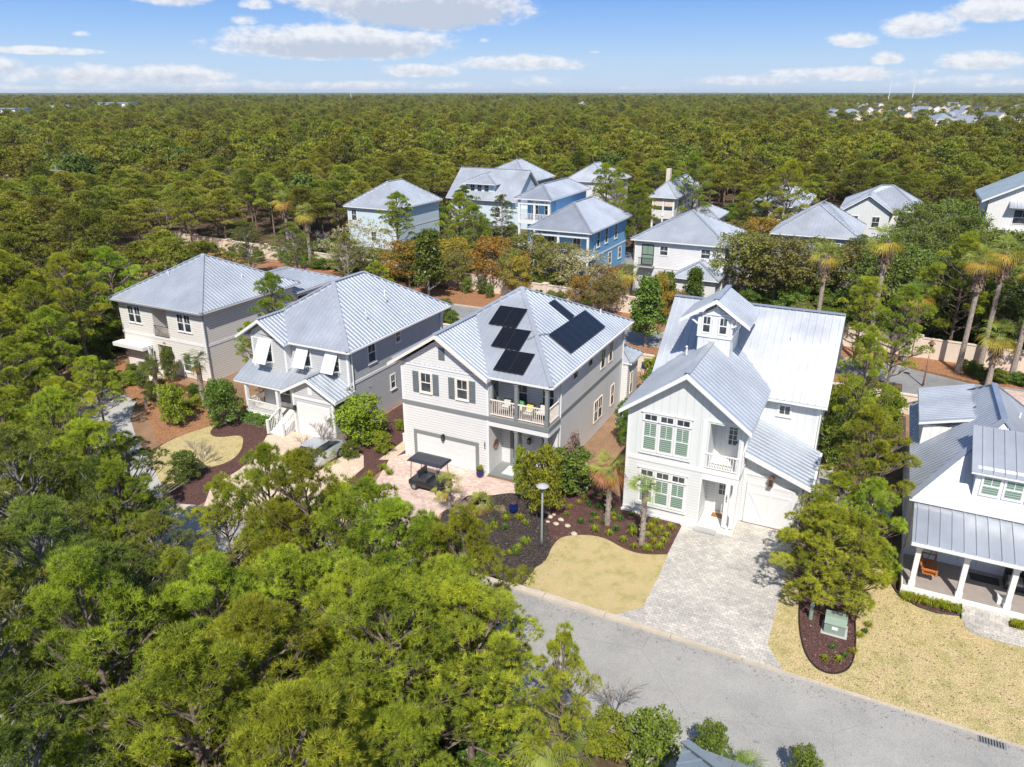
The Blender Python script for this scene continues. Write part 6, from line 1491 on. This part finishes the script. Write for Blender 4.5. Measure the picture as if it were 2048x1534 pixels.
P3=np.concatenate([np.stack([lx,ly,lz],1)[keep],l2]); V,F=leaves(P3,np.tile([[0,0,1.0]],(len(P3),1)),1,.045,lg,spread=.18,off=0.0001)
lo_=bpy.data.objects.new('fallen_leaves',npmesh('fallen_leaves',V,F,'dead_leaf')); COL.objects.link(lo_); settag(lo_,'dry brown leaves blown along the kerb and gutters','leaf litter',None,'stuff')
# undergrowth of the woods: one mass of low bushes
ug=[(x,y,0) for x,y in scatter(9000,(-70,6),(-36,22),lambda x,y: (ok_near(x,y) and y<-17.5) or (x<-49 and ok_wood(x,y)),1.7,prng,[])]
ug+=[(x,y,0) for x,y in scatter(9000,(-66,30),(41,112),lambda x,y: not inbox(x,y,1.5) and not (60<y<70 and x>-24),2.6,prng,[])]
ubush=combine('bush',*SHR[1]); ob=bpy.data.objects.new('shrub',ubush); COL.objects.link(ob); ob.location=(-50.5,-2,0); settag(ob,'dark bush at the wood edge left of the cream corner house','shrub')
instanced('undergrowth',ug,[ob],'dark low undergrowth beneath the pines','undergrowth',zs=(.35,1.0),sx=(.8,1.5),seed=5)

# ------------------------------------------------------------------ sky, sun, camera
SUN_EL=R(50); sx,sy=.387,-.922
wd=bpy.data.worlds.new('World'); scene.world=wd; wd.use_nodes=True; nt=wd.node_tree; bg=nt.nodes['Background']; wo=nt.nodes['World Output']
def N(t,**k):
    n=nt.nodes.new(t)
    for a,v in k.items(): setattr(n,a,v)
    return n
def Mx(op,a,b=0.0,c=None,clamp=False):
    m=N('ShaderNodeMath',operation=op); m.use_clamp=clamp
    for i,v in enumerate((a,b,c)):
        if v is None: continue
        if hasattr(v,'is_output'): nt.links.new(v,m.inputs[i])
        else: m.inputs[i].default_value=v
    return m.outputs[0]
sky=N('ShaderNodeTexSky',sky_type='NISHITA'); sky.sun_disc=False; sky.sun_elevation=SUN_EL; sky.sun_rotation=math.atan2(sx,sy); sky.air_density=1.0; sky.dust_density=.6; sky.ozone_density=1.6
tc=N('ShaderNodeTexCoord'); sp=N('ShaderNodeSeparateXYZ'); nt.links.new(tc.outputs['Generated'],sp.inputs[0])
X,Y,Z=sp.outputs
az=Mx('SUBTRACT',Mx('ARCTAN2',X,Y),-YAW)      # 0 straight ahead of the town, positive to the east
el=Mx('ARCSINE',Z)
def noise(scale,sc3,detail=8,rough=.62,off=(0,0,0)):
    cb=N('ShaderNodeCombineXYZ'); nt.links.new(az,cb.inputs[0]); nt.links.new(el,cb.inputs[1]); mp=N('ShaderNodeMapping'); nt.links.new(cb.outputs[0],mp.inputs[0]); mp.inputs['Scale'].default_value=sc3; mp.inputs['Location'].default_value=off
    n=N('ShaderNodeTexNoise'); nt.links.new(mp.outputs[0],n.inputs['Vector']); n.inputs['Scale'].default_value=scale; n.inputs['Detail'].default_value=detail; n.inputs['Roughness'].default_value=rough; return n.outputs['Fac']
def azel(u,v):
    r=ray(u,v); a=math.atan2(r[0],r[1])+YAW; return a,math.asin(r[2]/math.sqrt(r[0]**2+r[1]**2+r[2]**2))
nz=noise(13,(1.0,2.4,1),9,.62); nf=noise(60,(1.0,1.7,1),8,.65)
wob=Mx('ADD',Mx('MULTIPLY',Mx('SUBTRACT',nz,.5),3.4),Mx('MULTIPLY',Mx('SUBTRACT',nf,.5),1.3))
clouds=[(850,14,225,74,1.7,.8),(720,-5,190,56,1.5,.3),(680,90,255,46,1.7,.6),(540,95,120,30,1.3,.25),(340,-5,90,28,1.1,.2),(330,152,150,26,1.0,.5),(150,150,190,24,.9,.4),(80,102,150,10,.9,.2),(10,135,50,22,.9,.5),(515,10,35,18,.9,.1),(495,40,30,12,.6,0),
  (1040,128,150,20,1.05,.35),(830,142,90,17,.95,.35),(1075,165,70,16,.55,.2),(1850,55,95,32,1.05,.3),(1980,22,100,34,1.1,.3),(1700,82,55,20,.9,.2),(1775,118,38,17,1.0,.2),(1970,122,110,24,1.0,.25),(1680,150,200,17,.85,.3),(1520,162,150,13,.7,.3),(1930,165,160,16,.6,.3),(1300,176,60,7,.5,.2),(550,172,400,12,.55,.5),(200,182,380,11,.6,.6),(165,68,20,6,.4,0),(1188,104,14,5,.7,0),(970,82,14,6,.6,0),
  (500,-160,420,60,1.0,.4),(1600,-200,380,60,1.0,.4),(-400,60,260,50,1.0,.4),(2500,60,300,50,1.0,.4)]
dens=None; shade=None
for u,v,a,b,wt,dk in clouds:
    a0,e0=azel(u,v); a1,_=azel(u+a,v); _,e1=azel(u,v-b); A_=abs(a1-a0); B_=abs(e1-e0)
    p=Mx('DIVIDE',Mx('SUBTRACT',az,a0),A_); q=Mx('DIVIDE',Mx('SUBTRACT',el,e0),B_)
    q2=Mx('MULTIPLY',q,q); neg=Mx('MULTIPLY',Mx('LESS_THAN',q,0.0),.9); q2=Mx('MULTIPLY',q2,Mx('ADD',neg,1.0))
    d=Mx('MULTIPLY',Mx('SUBTRACT',1.0,Mx('ADD',Mx('MULTIPLY',p,p),q2)),wt)
    s=Mx('MULTIPLY',Mx('MAXIMUM',d,0.0),Mx('MULTIPLY',Mx('SUBTRACT',.45,q),dk))
    dens=d if dens is None else Mx('MAXIMUM',dens,d)
    shade=s if shade is None else Mx('MAXIMUM',shade,s)
cov=Mx('ADD',dens,wob); cov=Mx('MULTIPLY',Mx('SUBTRACT',cov,-.12),1.0,clamp=True)
gate=Mx('MULTIPLY',Mx('ADD',dens,.9),1.6,clamp=True); cov=Mx('MULTIPLY',cov,gate)
mr=N('ShaderNodeMapRange',interpolation_type='SMOOTHSTEP'); nt.links.new(cov,mr.inputs[0]); cov=Mx('MULTIPLY',mr.outputs[0],.93)
cr=N('ShaderNodeValToRGB'); nt.links.new(Mx('ADD',Mx('MULTIPLY',shade,1.5),Mx('MULTIPLY',Mx('SUBTRACT',.56,nf),1.7)),cr.inputs[0])
cr.color_ramp.elements[0].position=.05; cr.color_ramp.elements[0].color=(7.3,7.4,7.7,1); cr.color_ramp.elements[1].position=.75; cr.color_ramp.elements[1].color=(4.5,5.0,5.9,1)
# the blue itself, a little paler than the bare atmosphere, milky at the horizon
gr=N('ShaderNodeValToRGB'); nt.links.new(Mx('DIVIDE',el,.30),gr.inputs[0]); ce=gr.color_ramp
while len(ce.elements)<5: ce.elements.new(.5)
for e_,(p_,c_) in zip(ce.elements,((0,(4.8,5.8,6.9)),(.12,(4.0,5.5,7.3)),(.22,(2.9,4.7,7.5)),(.36,(1.7,3.5,7.1)),(1,(1.0,2.5,6.2)))): e_.position=p_; e_.color=(*c_,1)
fd=N('ShaderNodeMapRange'); nt.links.new(el,fd.inputs[0]); fd.inputs[1].default_value=.2; fd.inputs[2].default_value=.8; fd.inputs[3].default_value=1.0; fd.inputs[4].default_value=.0
hm=N('ShaderNodeMix',data_type='RGBA'); nt.links.new(fd.outputs[0],hm.inputs[0]); nt.links.new(sky.outputs[0],hm.inputs[6]); nt.links.new(gr.outputs[0],hm.inputs[7])
cm=N('ShaderNodeMix',data_type='RGBA'); nt.links.new(cov,cm.inputs[0]); nt.links.new(hm.outputs[2],cm.inputs[6]); nt.links.new(cr.outputs[0],cm.inputs[7])
nt.links.new(cm.outputs[2],bg.inputs[0]); bg.inputs[1].default_value=.10
hz=MB().box(-15500,15500,-2900,15500,-1.2,60); HZ=bpy.data.materials.new('haze'); HZ.use_nodes=True; ht=HZ.node_tree; ht.nodes.remove(ht.nodes['Principled BSDF']); pv=ht.nodes.new('ShaderNodeVolumePrincipled'); pv.inputs['Color'].default_value=(.80,.88,1,1); pv.inputs['Density'].default_value=.00006; ht.links.new(pv.outputs[0],ht.nodes['Material Output'].inputs['Volume'])
MT['haze']=HZ; top('haze',hz,'haze','thin pale air haze over the far woods','haze',None,'stuff',origin=(0,0,0))
sl=bpy.data.lights.new('sun','SUN'); sl.energy=4.8; sl.angle=R(.5); sl.color=(1.0,.945,.865)
so=bpy.data.objects.new('sun',sl); COL.objects.link(so)
dirv=Vector((sx*math.cos(SUN_EL),sy*math.cos(SUN_EL),math.sin(SUN_EL))); so.rotation_euler=dirv.to_track_quat('Z','Y').to_euler(); so.location=(0,0,60)
cam=bpy.data.cameras.new('camera'); co=bpy.data.objects.new('camera',cam); COL.objects.link(co); scene.camera=co
cam.sensor_width=36; cam.lens=36*FPX/2048; cam.clip_end=60000; cam.clip_start=.5
co.location=CAM; co.rotation_euler=(R(90)-PITCH,0,YAW)
vs=scene.view_settings; vs.view_transform='Standard'; vs.look='None'; vs.exposure=.34; vs.gamma=1
scene.cycles.max_bounces=6; scene.cycles.transparent_max_bounces=4
print('OBJECTS',len(scene.objects))

for o in scene.objects:
    if o.get('label') and not 4<=len(o['label'].split())<=16: print('LABEL',o.name,o['label'])
